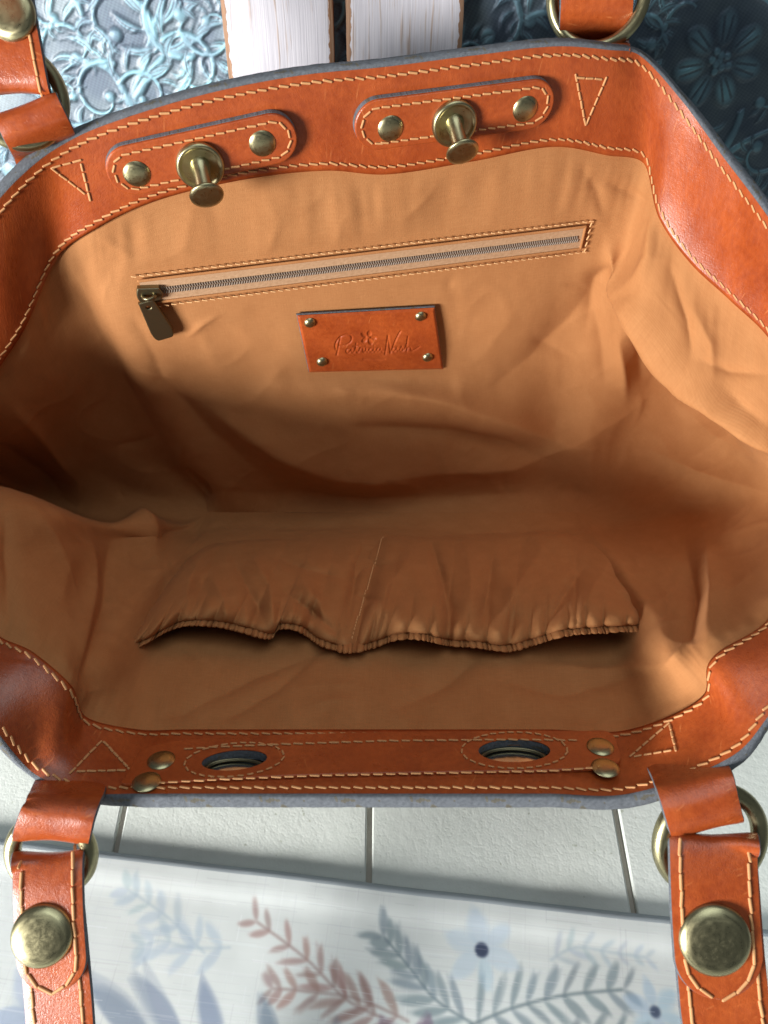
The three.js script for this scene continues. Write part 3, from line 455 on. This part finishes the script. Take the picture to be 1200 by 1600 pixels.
// ------------------------------------------------------------------ zip on the far wall
{
  const off = 0.0016, zA = [222, 456], zB = [908, 371], zip = new THREE.Group(); zip.name = 'zip_pocket'; bag.add(zip);
  const m = BACK.frame(...zA, ...zB, off), len = BACK.local(m, ...zB).x, H = 0.0068;
  const tapeTex = fieldTex(256, 64, (u, v) => { const w = Math.sin((u * 60 + (v < 0.5 ? v : 1 - v) * 18) * Math.PI * 2) * 0.5 + 0.5, n = tile((a, b) => fbm(a * 30, b * 10, 2, 2), u, v); return [158 + 34 * w + 20 * n, 122 + 34 * w + 20 * n, 90 + 32 * w + 20 * n]; }, true);
  tapeTex.repeat.set(1 / 0.06, 1 / (H * 2));
  const tape = new THREE.PlaneGeometry(len, H * 2, 120, 6); planarUV(tape); { const u = tape.attributes.uv; for (let i = 0; i < u.count; i++) u.setY(i, u.getY(i) + H); const p = tape.attributes.position; for (let i = 0; i < p.count; i++) p.setZ(i, 0.0003 + 0.0005 * (1 - Math.abs(p.getY(i)) / H)); } tape.translate(len / 2, 0, 0); tape.computeVertexNormals();
  mesh('zip_tape', tape.applyMatrix4(m), std({ map: tapeTex, roughness: 0.8 }), zip);
  const coil = []; const tg = new THREE.CapsuleGeometry(0.00042, 0.0013, 2, 5);
  for (let s = 0; s < len - 0.004; s += 0.00135) for (const k of [-1, 1]) { const q = tg.clone(); q.rotateZ(0.3 * k); q.translate(s + (k > 0 ? 0 : 0.0007), k * 0.00105, 0.0012); coil.push(q); }
  const cg = mergeGeometries(coil).applyMatrix4(m); const c = mesh('zip_coil', cg, std({ color: rgb(0.24, 0.19, 0.15), roughness: 0.55 }), zip); c.userData.kind = 'stuff';
  // folded cloth lips along the opening
  for (const k of [-1, 1]) { const lip = new THREE.CapsuleGeometry(0.00085, len, 3, 8); lip.rotateZ(Math.PI / 2); lip.scale(1, 1, 0.8); lip.translate(len / 2, k * (H + 0.0004), 0.0007); mesh('zip_welt', planarUV(lip).applyMatrix4(m), M.lining, zip); }
  const endLip = new THREE.CapsuleGeometry(0.0008, H * 2, 3, 8); endLip.translate(len, 0, 0.0007); mesh('zip_welt', planarUV(endLip).applyMatrix4(m), M.lining, zip);
  const E = 0.0032, path = (pts) => { const o = []; for (let i = 0; i < pts.length - 1; i++) for (let k = 0; k <= 60; k++) o.push(V(lerp(pts[i][0], pts[i + 1][0], k / 60), lerp(pts[i][1], pts[i + 1][1], k / 60), 0.0002)); return [o.map((p) => p.applyMatrix4(m)), o.map(() => BACK.n)]; };
  stitchRow(stitchMats(...path([[-0.004, H + E], [len + E + 0.004, H + E]]), 0.0042, -0.28, 0.0003, 0.78), zip, M.liningThread);
  stitchRow(stitchMats(...path([[-0.004, -H - E], [len + E + 0.004, -H - E]]), 0.0042, -0.28, 0.0003, 0.78), zip, M.liningThread);
  stitchRow(stitchMats(...path([[len + E, H + E], [len + E, -H - E]]), 0.0042, -0.28, 0.0003, 0.78), zip, M.liningThread);
  // slider and pull
  const sl = new THREE.Shape(); sl.moveTo(-0.004, -0.0042); sl.lineTo(0.006, -0.0032); sl.lineTo(0.0072, 0); sl.lineTo(0.006, 0.0032); sl.lineTo(-0.004, 0.0042); sl.quadraticCurveTo(-0.0062, 0, -0.004, -0.0042);
  const sm = BACK.frame(231, 457, 331, 445, off + 0.001), sg = new THREE.ExtrudeGeometry(sl, { depth: 0.0022, bevelEnabled: true, bevelSize: 0.0007, bevelThickness: 0.0007, bevelSegments: 3 }); sg.applyMatrix4(sm); const slider = mesh('zip_slider', sg, M.brassDark, zip);
  const bridge = new THREE.TorusGeometry(0.0032, 0.0011, 8, 20, Math.PI); bridge.rotateX(Math.PI / 2); bridge.translate(0.0005, 0, 0.0028); bridge.applyMatrix4(sm); mesh('zip_bridge', bridge, M.brassDark, slider);
  const pm = BACK.frame(228, 470, 328, 440, off + 0.0025), ps = new THREE.Shape(), w = 0.0052, l = 0.0255; ps.moveTo(-w * 0.7, 0); ps.lineTo(w * 0.7, 0); ps.lineTo(w * 1.05, -l * 0.75); ps.quadraticCurveTo(w * 1.05, -l, w * 0.6, -l); ps.lineTo(-w * 0.6, -l); ps.quadraticCurveTo(-w * 1.05, -l, -w * 1.05, -l * 0.75); ps.closePath();
  const hole = new THREE.Path(); hole.absellipse(0, -0.0034, 0.002, 0.0016, 0, 6.283, false); ps.holes.push(hole);
  const pg = new THREE.ExtrudeGeometry(ps, { depth: 0.0012, bevelEnabled: true, bevelSize: 0.0006, bevelThickness: 0.0006, bevelSegments: 3 }); pg.applyMatrix4(pm); mesh('zip_pull', pg, M.brassDark, zip);
}
// ------------------------------------------------------------------ leather patch with an embossed signature
{
  const off = 0.0012, m = BACK.frame(577, 527, 677, 520, off), cs = [[463, 488], [677, 476], [691, 572], [482, 577]].map(([x, y]) => BACK.local(m, x, y)), cx = 900, cy = 420;
  const c = canvas(cx, cy), x = c.getContext('2d'); x.fillStyle = '#fff'; x.fillRect(0, 0, cx, cy); x.strokeStyle = '#000'; x.fillStyle = '#000'; x.lineCap = x.lineJoin = 'round';
  x.setTransform(0.88, 0, 0, 0.96, 20, 8);
  const pen = (w, d) => { x.lineWidth = w; x.stroke(new Path2D(d)); };
  // the signature: P a t r i c i a   N a s h
  pen(7, 'M205 292 C222 250 240 205 262 152 M208 250 C196 210 240 150 300 142 C350 136 352 176 318 202 C290 222 252 226 236 218');
  pen(6, 'M322 252 C298 236 276 258 280 274 C288 292 318 266 326 246 C320 268 318 284 334 278 C348 266 360 230 366 206 C358 240 350 282 366 278 M338 230 L388 226 M366 278 C382 262 388 248 392 240 C396 250 408 244 412 248 C404 266 402 284 418 276 C428 266 432 254 434 246 C430 266 428 282 442 276 C452 262 462 246 478 250 C460 242 450 270 462 278 C476 280 486 262 492 248 C486 270 488 284 500 276 C512 262 520 246 536 248 C514 242 504 274 518 278 C532 276 540 260 544 248 C538 268 540 282 556 276 M432 230 L434 228 M494 230 L496 228');
  pen(7, 'M566 300 C584 250 600 200 612 160 C612 210 610 260 608 294 C640 240 676 170 716 132');
  pen(6, 'M664 254 C640 240 622 264 630 278 C642 290 662 262 668 248 C662 270 664 284 680 276 C694 262 700 248 704 240 C704 256 716 268 702 280 C692 286 684 280 684 276 M702 280 C730 270 748 220 764 172 C750 220 740 256 734 284 C746 258 760 244 768 252 C774 264 764 282 784 278 C810 268 826 256 842 250');
  pen(5, 'M392 330 L560 334');
  for (let i = 0; i < 5; i++) { const a = i / 5 * 6.283 - 1.2; x.beginPath(); x.ellipse(462 + Math.cos(a) * 36, 172 + Math.sin(a) * 30, 24, 14, a, 0, 7); x.fill(); }
  pen(5, 'M468 200 C486 214 500 218 520 216');
  const id = x.getImageData(0, 0, cx, cy).data, dep = (u, v) => { let s = 0, n = 0; for (let a = -2; a <= 2; a++) for (let b = -2; b <= 2; b++) { const i = clamp(Math.round(u * cx + a * 2), 0, cx - 1), j = clamp(Math.round(v * cy + b * 2), 0, cy - 1); s += id[(j * cx + i) * 4]; n++; } return s / n / 255; };
  const TH = 0.0026, nu = 230, nv = 110, rows = [];
  for (let j = 0; j <= nv; j++) { const row = []; for (let i = 0; i <= nu; i++) { const u = i / nu, v = j / nv, px = lerp(lerp(cs[0].x, cs[1].x, u), lerp(cs[3].x, cs[2].x, u), v), py = lerp(lerp(cs[0].y, cs[1].y, u), lerp(cs[3].y, cs[2].y, u), v), e = Math.min(u * 2.1, (1 - u) * 2.1, v, 1 - v), z = TH - 0.0007 * (1 - dep(u, v)) - 0.0009 * (1 - smooth(e, 0, 0.035)); row.push(V(px, py, z).applyMatrix4(m)); } rows.push(row); }
  const patch = mesh('leather_patch', gridGeo(rows), M.leather, bag);
  const sh = new THREE.Shape(cs); const eg = new THREE.ExtrudeGeometry(sh, { depth: TH - 0.0016, bevelEnabled: true, bevelSize: 0.0003, bevelThickness: 0.0002, bevelSegments: 1 }); eg.applyMatrix4(m); mesh('patch_edge', planarUV(eg), M.edge, patch);
  for (const [px, py] of [[484, 504], [657, 494], [668, 558], [503, 565]]) { const o = mesh('rivet', rivetGeo(0.0034, 0.0021), M.brass, patch); place(o, BACK, px, py, off + TH); }
}

// ------------------------------------------------------------------ gathered slip pocket on the near wall
{
  const hemPx = [[174, 1026], [228, 1000], [282, 973], [340, 972], [385, 982], [424, 991], [438, 976], [470, 980], [500, 1000], [545, 1012], [585, 1004], [620, 992], [660, 992], [700, 1001], [745, 1004], [790, 1010], [832, 1000], [880, 986], [940, 981], [1032, 977]];
  const hem = new THREE.SplineCurve(hemPx.map((p) => new THREE.Vector2(...p))), botPx = [[268, 905], [300, 868], [345, 845], [420, 838], [500, 835], [590, 831], [690, 836], [790, 832], [880, 828], [950, 858], [1000, 905], [1020, 945]], bot = new THREE.SplineCurve(botPx.map((p) => new THREE.Vector2(...p)));
  const byX = (pts, x) => { for (let i = 0; i < pts.length - 1; i++) if (x <= pts[i + 1][0]) return (i + clamp((x - pts[i][0]) / (pts[i + 1][0] - pts[i][0]), 0, 1)) / (pts.length - 1); return 1; };
  const pleats = [ // [points in the photograph, half width, height]
    [[[322, 856], [296, 905], [288, 955]], 13, 0.007], [[[359, 862], [385, 915], [414, 972]], 11, -0.007], [[[395, 870], [420, 910], [430, 980]], 12, 0.007], [[[426, 872], [480, 890], [547, 908]], 9, -0.006], [[[445, 925], [485, 955], [523, 986]], 9, -0.006], [[[470, 905], [500, 940], [505, 985]], 11, 0.005],
    [[[580, 836], [556, 900], [540, 985]], 11, -0.011], [[[560, 880], [590, 885], [612, 880]], 6, -0.004], [[[555, 930], [575, 938], [596, 936]], 6, -0.004], [[[640, 870], [606, 915], [594, 965]], 16, 0.009], [[[676, 852], [692, 910], [703, 975]], 9, -0.008], [[[730, 860], [738, 920], [728, 980]], 18, 0.007], [[[770, 870], [762, 930], [748, 985]], 9, -0.006],
    [[[845, 860], [806, 920], [783, 982]], 17, 0.009], [[[910, 890], [880, 935], [856, 976]], 10, -0.008], [[[950, 880], [920, 930], [900, 970]], 14, 0.006], [[[960, 925], [985, 940], [1010, 955]], 9, -0.004], [[[330, 905], [350, 935], [352, 968]], 9, 0.004],
  ];
  const gaps = [[255, 30, .008], [300, 30, .014], [350, 45, .013], [395, 25, .010], [460, 22, .013], [640, 36, .011], [680, 22, .009], [880, 40, .016], [935, 50, .016], [980, 25, .007], [800, 25, .004]];
  const nu = 420, nv = 90, rows = [];
  for (let j = 0; j <= nv; j++) {
    const b = j / nv, row = [];
    for (let i = 0; i <= nu; i++) {
      const a = i / nu, hx = lerp(176, 1030, a), hp = hem.getPoint(byX(hemPx, hx)), bx = lerp(268, 1020, a), bp = bot.getPoint(byX(botPx, bx)), x = lerp(hp.x, bp.x, b), y = lerp(hp.y, bp.y, b);
      const sideFade = smooth(a, 0, 0.05) * (1 - smooth(a, 0.95, 1)), pin = 1 - 0.8 * Math.exp(-(((hx - 550) / 14) ** 2));
      let off = 0.0022 + 0.007 * (1 - smooth(a, 0, 0.13)) + 0.005 * smooth(a, 0.9, 1) + sideFade * pin * (0.017 * Math.sin(Math.PI * Math.pow(b, 0.55)) + 0.003 * Math.sin(Math.PI * b));
      for (const [c, w, g] of gaps) off += sideFade * g * Math.exp(-(((hx - c) / w) ** 2)) * (1 - b) ** 1.6;
      for (const [pl, w, amp] of pleats) { const [d, t] = polyDist(x, y, pl); if (d < w * 3.2) off += 1.5 * amp * Math.exp(-Math.pow(d / w, 1.5)) * Math.sin(Math.PI * clamp(t * 0.8 + 0.1, 0, 1)); }
      // soft puffs between tight gathers: narrow at the elastic, merging into wide ones below
      const puff = (f) => Math.pow(Math.abs(Math.sin(f)) + 0.02, 0.7), X = hx + 34 * fbm(hx * 0.012, 3, 1, 2) + b * (60 * fbm(hx * 0.006, 7, 2, 2) + 12);
      off += sideFade * (0.0125 * (puff(X * 0.031 + 0.4) - 0.25) * (1 - b) ** 0.8 * (0.55 + 0.45 * smooth(b, 0, 0.18)) + 0.0052 * puff(X * 0.103) * (1 - smooth(b, 0.12, 0.5)));
      off += sideFade * 0.0045 * fbm(hx * 0.013 + b * 1.3, b * 2.4, 3.3, 2) * smooth(b, 0, 0.3) * (1 - smooth(b, 0.9, 1)) * 2;
      off = Math.max(0.0018, off) - 0.0042 * smooth(b, 0.93, 1) - 0.003 * (1 - smooth(Math.min(a, 1 - a), 0, 0.02)) * smooth(b, 0.05, 0.2);
      const p = FRONT.at(x, y), r = EYE.clone().sub(p).normalize(); row.push(p.addScaledVector(r, off));
    }
    rows.push(row);
  }
  const pocket = mesh('slip_pocket', gridGeo(rows), M.lining, bag);
  // elastic hem: a narrow ruffled casing along the mouth
  const H = rows[0], ring = [], down = H.map(() => FRDIR.clone().negate()), cam = H.map((p) => EYE.clone().sub(p).normalize());
  let s = 0; const arc = H.map((p, i) => (s += i ? p.distanceTo(H[i - 1]) : 0));
  const dense = 2200, hemRows = []; const samp = (arr, k) => { const f = k / dense * (nu), i = Math.min(nu - 1, Math.floor(f)); return arr[i].clone().lerp(arr[i + 1], f - i); };
  for (let k = 0; k <= 14; k++) hemRows.push([]);
  for (let q = 0; q <= dense; q++) {
    const p = samp(H, q), dn = samp(down, q).normalize(), cm = samp(cam, q).normalize(), f = q / dense * nu, sI = lerp(arc[Math.min(nu, Math.floor(f))], arc[Math.min(nu, Math.floor(f) + 1)], f - Math.floor(f)), fade = smooth(q / dense, 0, 0.06) * (1 - smooth(q / dense, 0.97, 1));
    const per = sI * 1500 + 9 * fbm(sI * 60, 2, 1, 2), rip = Math.pow(Math.abs(Math.sin(per * 0.5)), 0.6) * 0.0016 * (0.9 + fbm(sI * 90, 6, 2, 2)) + 0.0009 * fbm(sI * 260, 4, 2, 3);
    for (let k = 0; k <= 14; k++) { const a = k / 14 * Math.PI * 2, A = 0.0050 * (0.4 + 0.6 * fade), B = 0.0021; hemRows[k].push(p.clone().addScaledVector(dn, Math.cos(a) * (A + rip * fade * 0.8) - 0.0004).addScaledVector(cm, Math.sin(a) * (B + rip * fade) + rip * 0.3)); }
  }
  mesh('elastic_hem', gridGeo(hemRows), M.lining, pocket);
  const seam = [], sn = []; for (let j = 6; j < nv - 3; j++) { const i = Math.round((550 - 190) / 834 * nu + j * 0.05); seam.push(rows[j][i]); sn.push(EYE.clone().sub(rows[j][i]).normalize()); }
  stitchRow(stitchMats(seam, sn, 0.0034, 0, 0.0002, 0.6), pocket, M.liningThread);
}

// ------------------------------------------------------------------ near band: placket with two holes
{
  const m = FRONT.frame(600, 1192, 700, 1192, BT), inv = (q) => { const p = FRONT.local(m, ...q); return p; };
  const outline = [[222, 1180], [285, 1166], [420, 1158], [600, 1153], [800, 1151], [905, 1151], [948, 1152], [962, 1172], [958, 1203], [860, 1211], [700, 1214], [500, 1218], [350, 1225], [205, 1234], [200, 1220]].map(inv);
  const sh = new THREE.Shape(new THREE.SplineCurve([...outline, outline[0]]).getPoints(90));
  const ell = ([cx, cy, a, b], f = 1, n = 40, rot = 0) => { const o = []; for (let i = 0; i < n; i++) { const t = i / n * Math.PI * 2; o.push(inv([cx + Math.cos(t) * a * f, cy + Math.sin(t) * b * f - Math.cos(t) * a * f * rot])); } return o; };
  const HO = [[367, 1197, 51, 15.5], [803, 1182, 56, 18]], RT = [0.09, 0];
  HO.forEach((h, i) => sh.holes.push(new THREE.Path(ell(h, 1, 40, RT[i]))));
  const g = new THREE.ExtrudeGeometry(sh, { depth: 0.0008, bevelEnabled: true, bevelSize: 0.0004, bevelThickness: 0.0005, bevelSegments: 2 }); g.applyMatrix4(m);
  const placket = mesh('placket', g, M.leather, bag);
  { const p = g.attributes.position, u = g.attributes.uv, q = V(), mi = m.clone().invert(); for (let i = 0; i < p.count; i++) { q.fromBufferAttribute(p, i).applyMatrix4(mi); u.setXY(i, q.x, q.y); } }
  HO.forEach((h, i) => {
    const o = ell(h, 1.0, 48, RT[i]), wall = [], e = ell(h, 1.03, 48, RT[i]);
    for (const [src, z] of [[o, 0.0010], [o, -0.0012], [e, -0.0036]]) wall.push(src.map((p) => V(p.x, p.y, z).applyMatrix4(m)));
    mesh('hole_edge', gridGeo(wall, true), M.edge, placket);
    const c = inv([h[0], h[1]]), rx = (o[0].x - c.x), ry = Math.abs(o[12].y - c.y);
    const dish = new THREE.SphereGeometry(1, 32, 10, 0, Math.PI * 2, 0, Math.PI / 2); dish.rotateX(Math.PI / 2); dish.scale(rx * 1.02, ry * 1.02, 0.0030); dish.translate(c.x, c.y - ry * 0.12, -0.0056); dish.applyMatrix4(m); mesh('lock_dome', dish, M.steel, placket);
    const lip = new THREE.TorusGeometry(1, 0.09, 8, 40); lip.scale(rx * 0.93, ry * 0.93, 0.012); lip.translate(c.x, c.y, -0.0034); lip.applyMatrix4(m); mesh('eyelet', lip, M.brassDark, placket);
    const ring = [...ell([h[0], h[1], h[2] + 26, h[3] + 10.5], 1, 80, RT[i])]; ring.push(ring[0]); const pts = ring.map((p) => V(p.x, p.y, 0.0013).applyMatrix4(m));
    stitchRow(stitchMats(pts, pts.map(() => FRONT.n), 0.0040, -0.1, 0.0003, 0.8), placket);
  });
  const z = BT + 0.0014, cut = (pts) => pts;
  stitchRow(stitchMats(...planePath(FRONT, [[285, 1171], [330, 1168], [420, 1164], [600, 1158], [800, 1156], [905, 1157]], z), 0.0052, -0.1, 0.0002, 0.9), placket);
  stitchRow(stitchMats(...planePath(FRONT, [[240, 1224], [350, 1218], [500, 1212], [700, 1208], [860, 1205], [955, 1198]], z), 0.0052, -0.1, 0.0002, 0.9), placket);
  for (const [px, py] of [[252, 1188], [229, 1222], [938, 1167], [946, 1200]]) { const o = mesh('rivet', rivetGeo(0.0058, 0.0017), M.brass, placket); place(o, FRONT, px, py, z); }
}

// ------------------------------------------------------------------ straps, rings, snaps
const across = (a, b) => V(a, b * CP, -b * SP).normalize(); // along the picture's axes at the lens: a to the right, b up
function ribbon(name, ctr, width, thick, parent, { round = 0, hint, steps = 120, stitch = 0, wide, lat, lat0 } = {}) {
  // ctr: centre line points; the strap's face looks along hint(t) (default: to the eye); round: rounded far end
  const cv = new THREE.CatmullRomCurve3(ctr, false, 'centripetal'), L = cv.getLength(), P = [], N = [], B = [], Wd = [];
  let prev = null;
  for (let i = 0; i <= steps; i++) {
    const t = i / steps, p = cv.getPointAt(t), d = cv.getTangentAt(t); let n;
    if (prev) { n = prev.clone().addScaledVector(d, -prev.dot(d)).normalize(); } else { n = hint ? hint.clone() : EYE.clone().sub(p); n.addScaledVector(d, -n.dot(d)).normalize(); }
    if (lat0 && !i) n = lat0.clone().addScaledVector(d, -lat0.dot(d)).normalize().cross(d);
    if (lat) n = lat.clone().addScaledVector(d, -lat.dot(d)).normalize().cross(d);
    prev = n.clone(); P.push(p); N.push(n); B.push(d.clone().cross(n).normalize());
    let w = (wide ? wide(t) : width) / 2; const rest = (1 - t) * L; if (round && rest < round) w *= Math.sqrt(Math.max(0.0004, 1 - ((round - rest) / round) ** 2)); Wd.push(w);
  }
  const face = (s) => { const rows = []; const k = 10; for (let j = 0; j <= k; j++) rows.push(P.map((p, i) => { const a = (j / k * 2 - 1), e = Math.max(0, Math.abs(a) - 0.85) / 0.15; return p.clone().addScaledVector(B[i], a * Wd[i]).addScaledVector(N[i], s * (thick / 2 - e * e * thick * 0.16)); })); return gridGeo(rows); };
  const fwd = Math.sign(N[Math.round(steps * 0.8)].dot(EYE.clone().sub(P[Math.round(steps * 0.8)]))) || 1;
  const top = face(1), bottom = face(-1), o = mesh(name, mergeGeometries([top, bottom]), M.leather, parent);
  const er = []; for (const s of [-1, 1]) { const rows = []; for (let k = 0; k <= 4; k++) { const q = k / 4 * 2 - 1; rows.push(P.map((p, i) => p.clone().addScaledVector(B[i], s * (Wd[i] + 0.0004 * (1 - q * q))).addScaledVector(N[i], q * thick * 0.34))); } er.push(gridGeo(rows)); }
  { const rows = []; for (let k = 0; k <= 4; k++) { const q = k / 4 * 2 - 1, i = steps; rows.push([-1, -0.5, 0, 0.5, 1].map((a) => P[i].clone().addScaledVector(B[i], a * Wd[i]).addScaledVector(N[i], q * thick * 0.34))); } er.push(gridGeo(rows)); }
  mesh('strap_edge', mergeGeometries(er), M.edge, o);
  if (stitch) for (const s of [-1, 1]) { const pts = [], ns = []; P.forEach((p, i) => { if (Wd[i] > stitch + 0.0012 && (!round || i > steps * 0.17)) { pts.push(p.clone().addScaledVector(B[i], s * (Wd[i] - stitch)).addScaledVector(N[i], fwd * thick / 2)); ns.push(N[i].clone().multiplyScalar(fwd)); } }); stitchRow(stitchMats(pts, ns, 0.0062, 0.04 * s, 0.0002, 1.15), o); }
  o.userData.fr = undefined; delete o.userData.fr;
  return { o, P, N, B, L };
}
function ringAt(c, R, r, axis, flat = 1, tilt) { const g = new THREE.TorusGeometry(R, r, 16, 72); const o = mesh('ring', g, M.brass, bag); o.quaternion.setFromUnitVectors(V(0, 0, 1), axis.clone().normalize()); o.position.copy(c); return o; }
function snapOn(px, py, z, n, r, parent) { const g = upZ(lathe([[0.00001, 0.0034], [r * 0.4, 0.0033], [r * 0.72, 0.0028], [r * 0.9, 0.0018], [r * 0.985, 0.0006], [r, -0.0003], [r * 0.94, -0.0012]], 56)); const o = mesh('snap', g, M.brass, parent); o.quaternion.setFromUnitVectors(V(0, 0, 1), n.clone().normalize()); o.position.copy(atZ(px, py, z)); return o; }
const toEye = (px, py) => dir(px, py).normalize().negate();
const SW = 0.0335;
// near right
ribbon('strap_loop', [atZ(1066, 1185, 0.322), atZ(1078, 1206, 0.309), atZ(1086, 1228, 0.3), atZ(1094, 1256, 0.2965), atZ(1101, 1282, 0.2985), atZ(1103, 1291, 0.3025), atZ(1101, 1284, 0.3062), atZ(1094, 1255, 0.308), atZ(1084, 1225, 0.311)], 0.0288, 0.0028, bag, { lat: across(0.96, 0.27), wide: (t) => 0.030 - 0.0025 * t });
ringAt(atZ(1110, 1312, 0.3042), 0.0206, 0.0034, V(0, SP, CP).addScaledVector(across(0, 1), -0.14).add(V(0.12, 0, 0)));
{
  const s = ribbon('handle_tab', [atZ(1112, 1322, 0.3085), atZ(1113, 1313, 0.3062), atZ(1113, 1310, 0.3025), atZ(1113, 1318, 0.2985), atZ(1114, 1360, 0.2952), atZ(1117, 1430, 0.2935), atZ(1122, 1500, 0.2925), atZ(1126, 1559, 0.2920)], SW * 0.99, 0.003, bag, { lat: across(1, 0), round: 0.0165, stitch: 0.0036 });
  const n = s.N[90]; if (n.dot(toEye(1115, 1450)) < 0) n.negate();
  snapOn(1117, 1469, 0.2908, n.clone().add(V(-0.05, 0, 0.0)), 0.0134, s.o);
}
// near left
ribbon('strap_loop', [atZ(112, 1220, 0.322), atZ(106, 1238, 0.309), atZ(100, 1252, 0.301), atZ(92, 1272, 0.2975), atZ(84, 1297, 0.2985), atZ(81, 1307, 0.3025), atZ(83, 1298, 0.3062), atZ(92, 1272, 0.308), atZ(102, 1248, 0.311)], 0.028, 0.0028, bag, { lat: across(1, -0.06) });
ringAt(atZ(80, 1334, 0.3042), 0.0152, 0.0033, V(0, SP, CP).addScaledVector(across(0, 1), -0.14));
{
  const s = ribbon('handle_tab', [atZ(76, 1352, 0.3085), atZ(76, 1342, 0.3062), atZ(76, 1338, 0.3025), atZ(76, 1346, 0.2985), atZ(76, 1380, 0.2952), atZ(78, 1440, 0.2935), atZ(82, 1500, 0.2925), atZ(85, 1549, 0.2920)], 0.0262, 0.003, bag, { lat: across(1, 0), round: 0.0128, stitch: 0.0034 });
  const n = s.N[90]; if (n.dot(toEye(80, 1450)) < 0) n.negate();
  snapOn(66, 1462, 0.2908, n.clone().add(V(0.1, 0.04, -0.08)), 0.0115, s.o);
}
// near handle: runs down out of both tabs and meets in front of the bag
ribbon('handle', [atZ(1112, 1318, 0.3085), atZ(1116, 1380, 0.3015), atZ(1122, 1470, 0.2988), atZ(1130, 1560, 0.2975), atZ(1138, 1660, 0.298), V(0.125, 0.055, 0.01), V(0.085, 0.02, 0.06), V(0, 0.012, 0.085), V(-0.085, 0.02, 0.06), V(-0.122, 0.055, 0.01), atZ(100, 1660, 0.298), atZ(92, 1560, 0.2975), atZ(84, 1470, 0.2988), atZ(78, 1400, 0.3015), atZ(76, 1346, 0.3085)], 0.031, 0.003, bag, { lat0: across(1, 0), steps: 360, stitch: 0.0036, wide: (t) => lerp(0.0338, 0.0262, smooth(t, 0.3, 0.75)) });
// far right
ribbon('strap_loop', [BACK.at(926, 100, -0.0085), BACK.at(927, 80, -0.006), atZ(928, 64, 0.3905), atZ(930, 40, 0.381), atZ(932, 5, 0.372), atZ(933, -28, 0.370), atZ(933, -38, 0.374), atZ(932, -20, 0.379), atZ(931, 10, 0.383), atZ(930, 45, 0.390), atZ(929, 62, 0.395)], 0.0345, 0.0028, bag, { lat: across(1, 0.03), wide: (t) => 0.0345 });
ringAt(atZ(935, -8, 0.3755), 0.0218, 0.0031, toEye(935, 0).add(V(0, 0.2, 0)));
// far left
ribbon('strap_loop', [BACK.at(80, 262, -0.004), BACK.at(72, 236, -0.003), atZ(64, 216, 0.340), atZ(54, 196, 0.333), atZ(44, 176, 0.331), atZ(40, 168, 0.334), atZ(43, 174, 0.338), atZ(52, 192, 0.341), atZ(64, 214, 0.348)], 0.0285, 0.0028, bag, { lat: across(0.93, 0.36) });
ringAt(atZ(26, 152, 0.3345), 0.0185, 0.0031, toEye(26, 152).add(V(0.1, 0.2, 0)));
{
  const s = ribbon('handle_tab', [atZ(24, 128, 0.3385), atZ(25, 137, 0.3362), atZ(25, 140, 0.333), atZ(24, 132, 0.3292), atZ(16, 90, 0.325), atZ(6, 40, 0.3222), atZ(-4, -10, 0.320), atZ(-12, -55, 0.318)], 0.0275, 0.003, bag, { lat: across(1, 0.05), round: 0.0135, stitch: 0.0034 });
  const n = s.N[90]; if (n.dot(toEye(10, 50)) < 0) n.negate();
  snapOn(16, 22, 0.3195, n, 0.0105, s.o);
}
ribbon('handle', [atZ(24, 134, 0.3395), atZ(17, 90, 0.3315), atZ(6, 30, 0.3285), atZ(-12, -60, 0.325), V(-0.15, 0.385, -0.315), V(-0.10, 0.43, -0.37), V(0, 0.452, -0.395), V(0.09, 0.44, -0.40), V(0.135, 0.40, -0.40), atZ(948, -120, 0.372), atZ(940, -40, 0.376), atZ(936, -14, 0.3785)], 0.029, 0.003, bag, { lat0: across(1, 0.05), steps: 240, stitch: 0.0034, wide: (t) => lerp(0.0275, 0.034, smooth(t, 0.3, 0.75)) });

renderer.render(scene, camera);
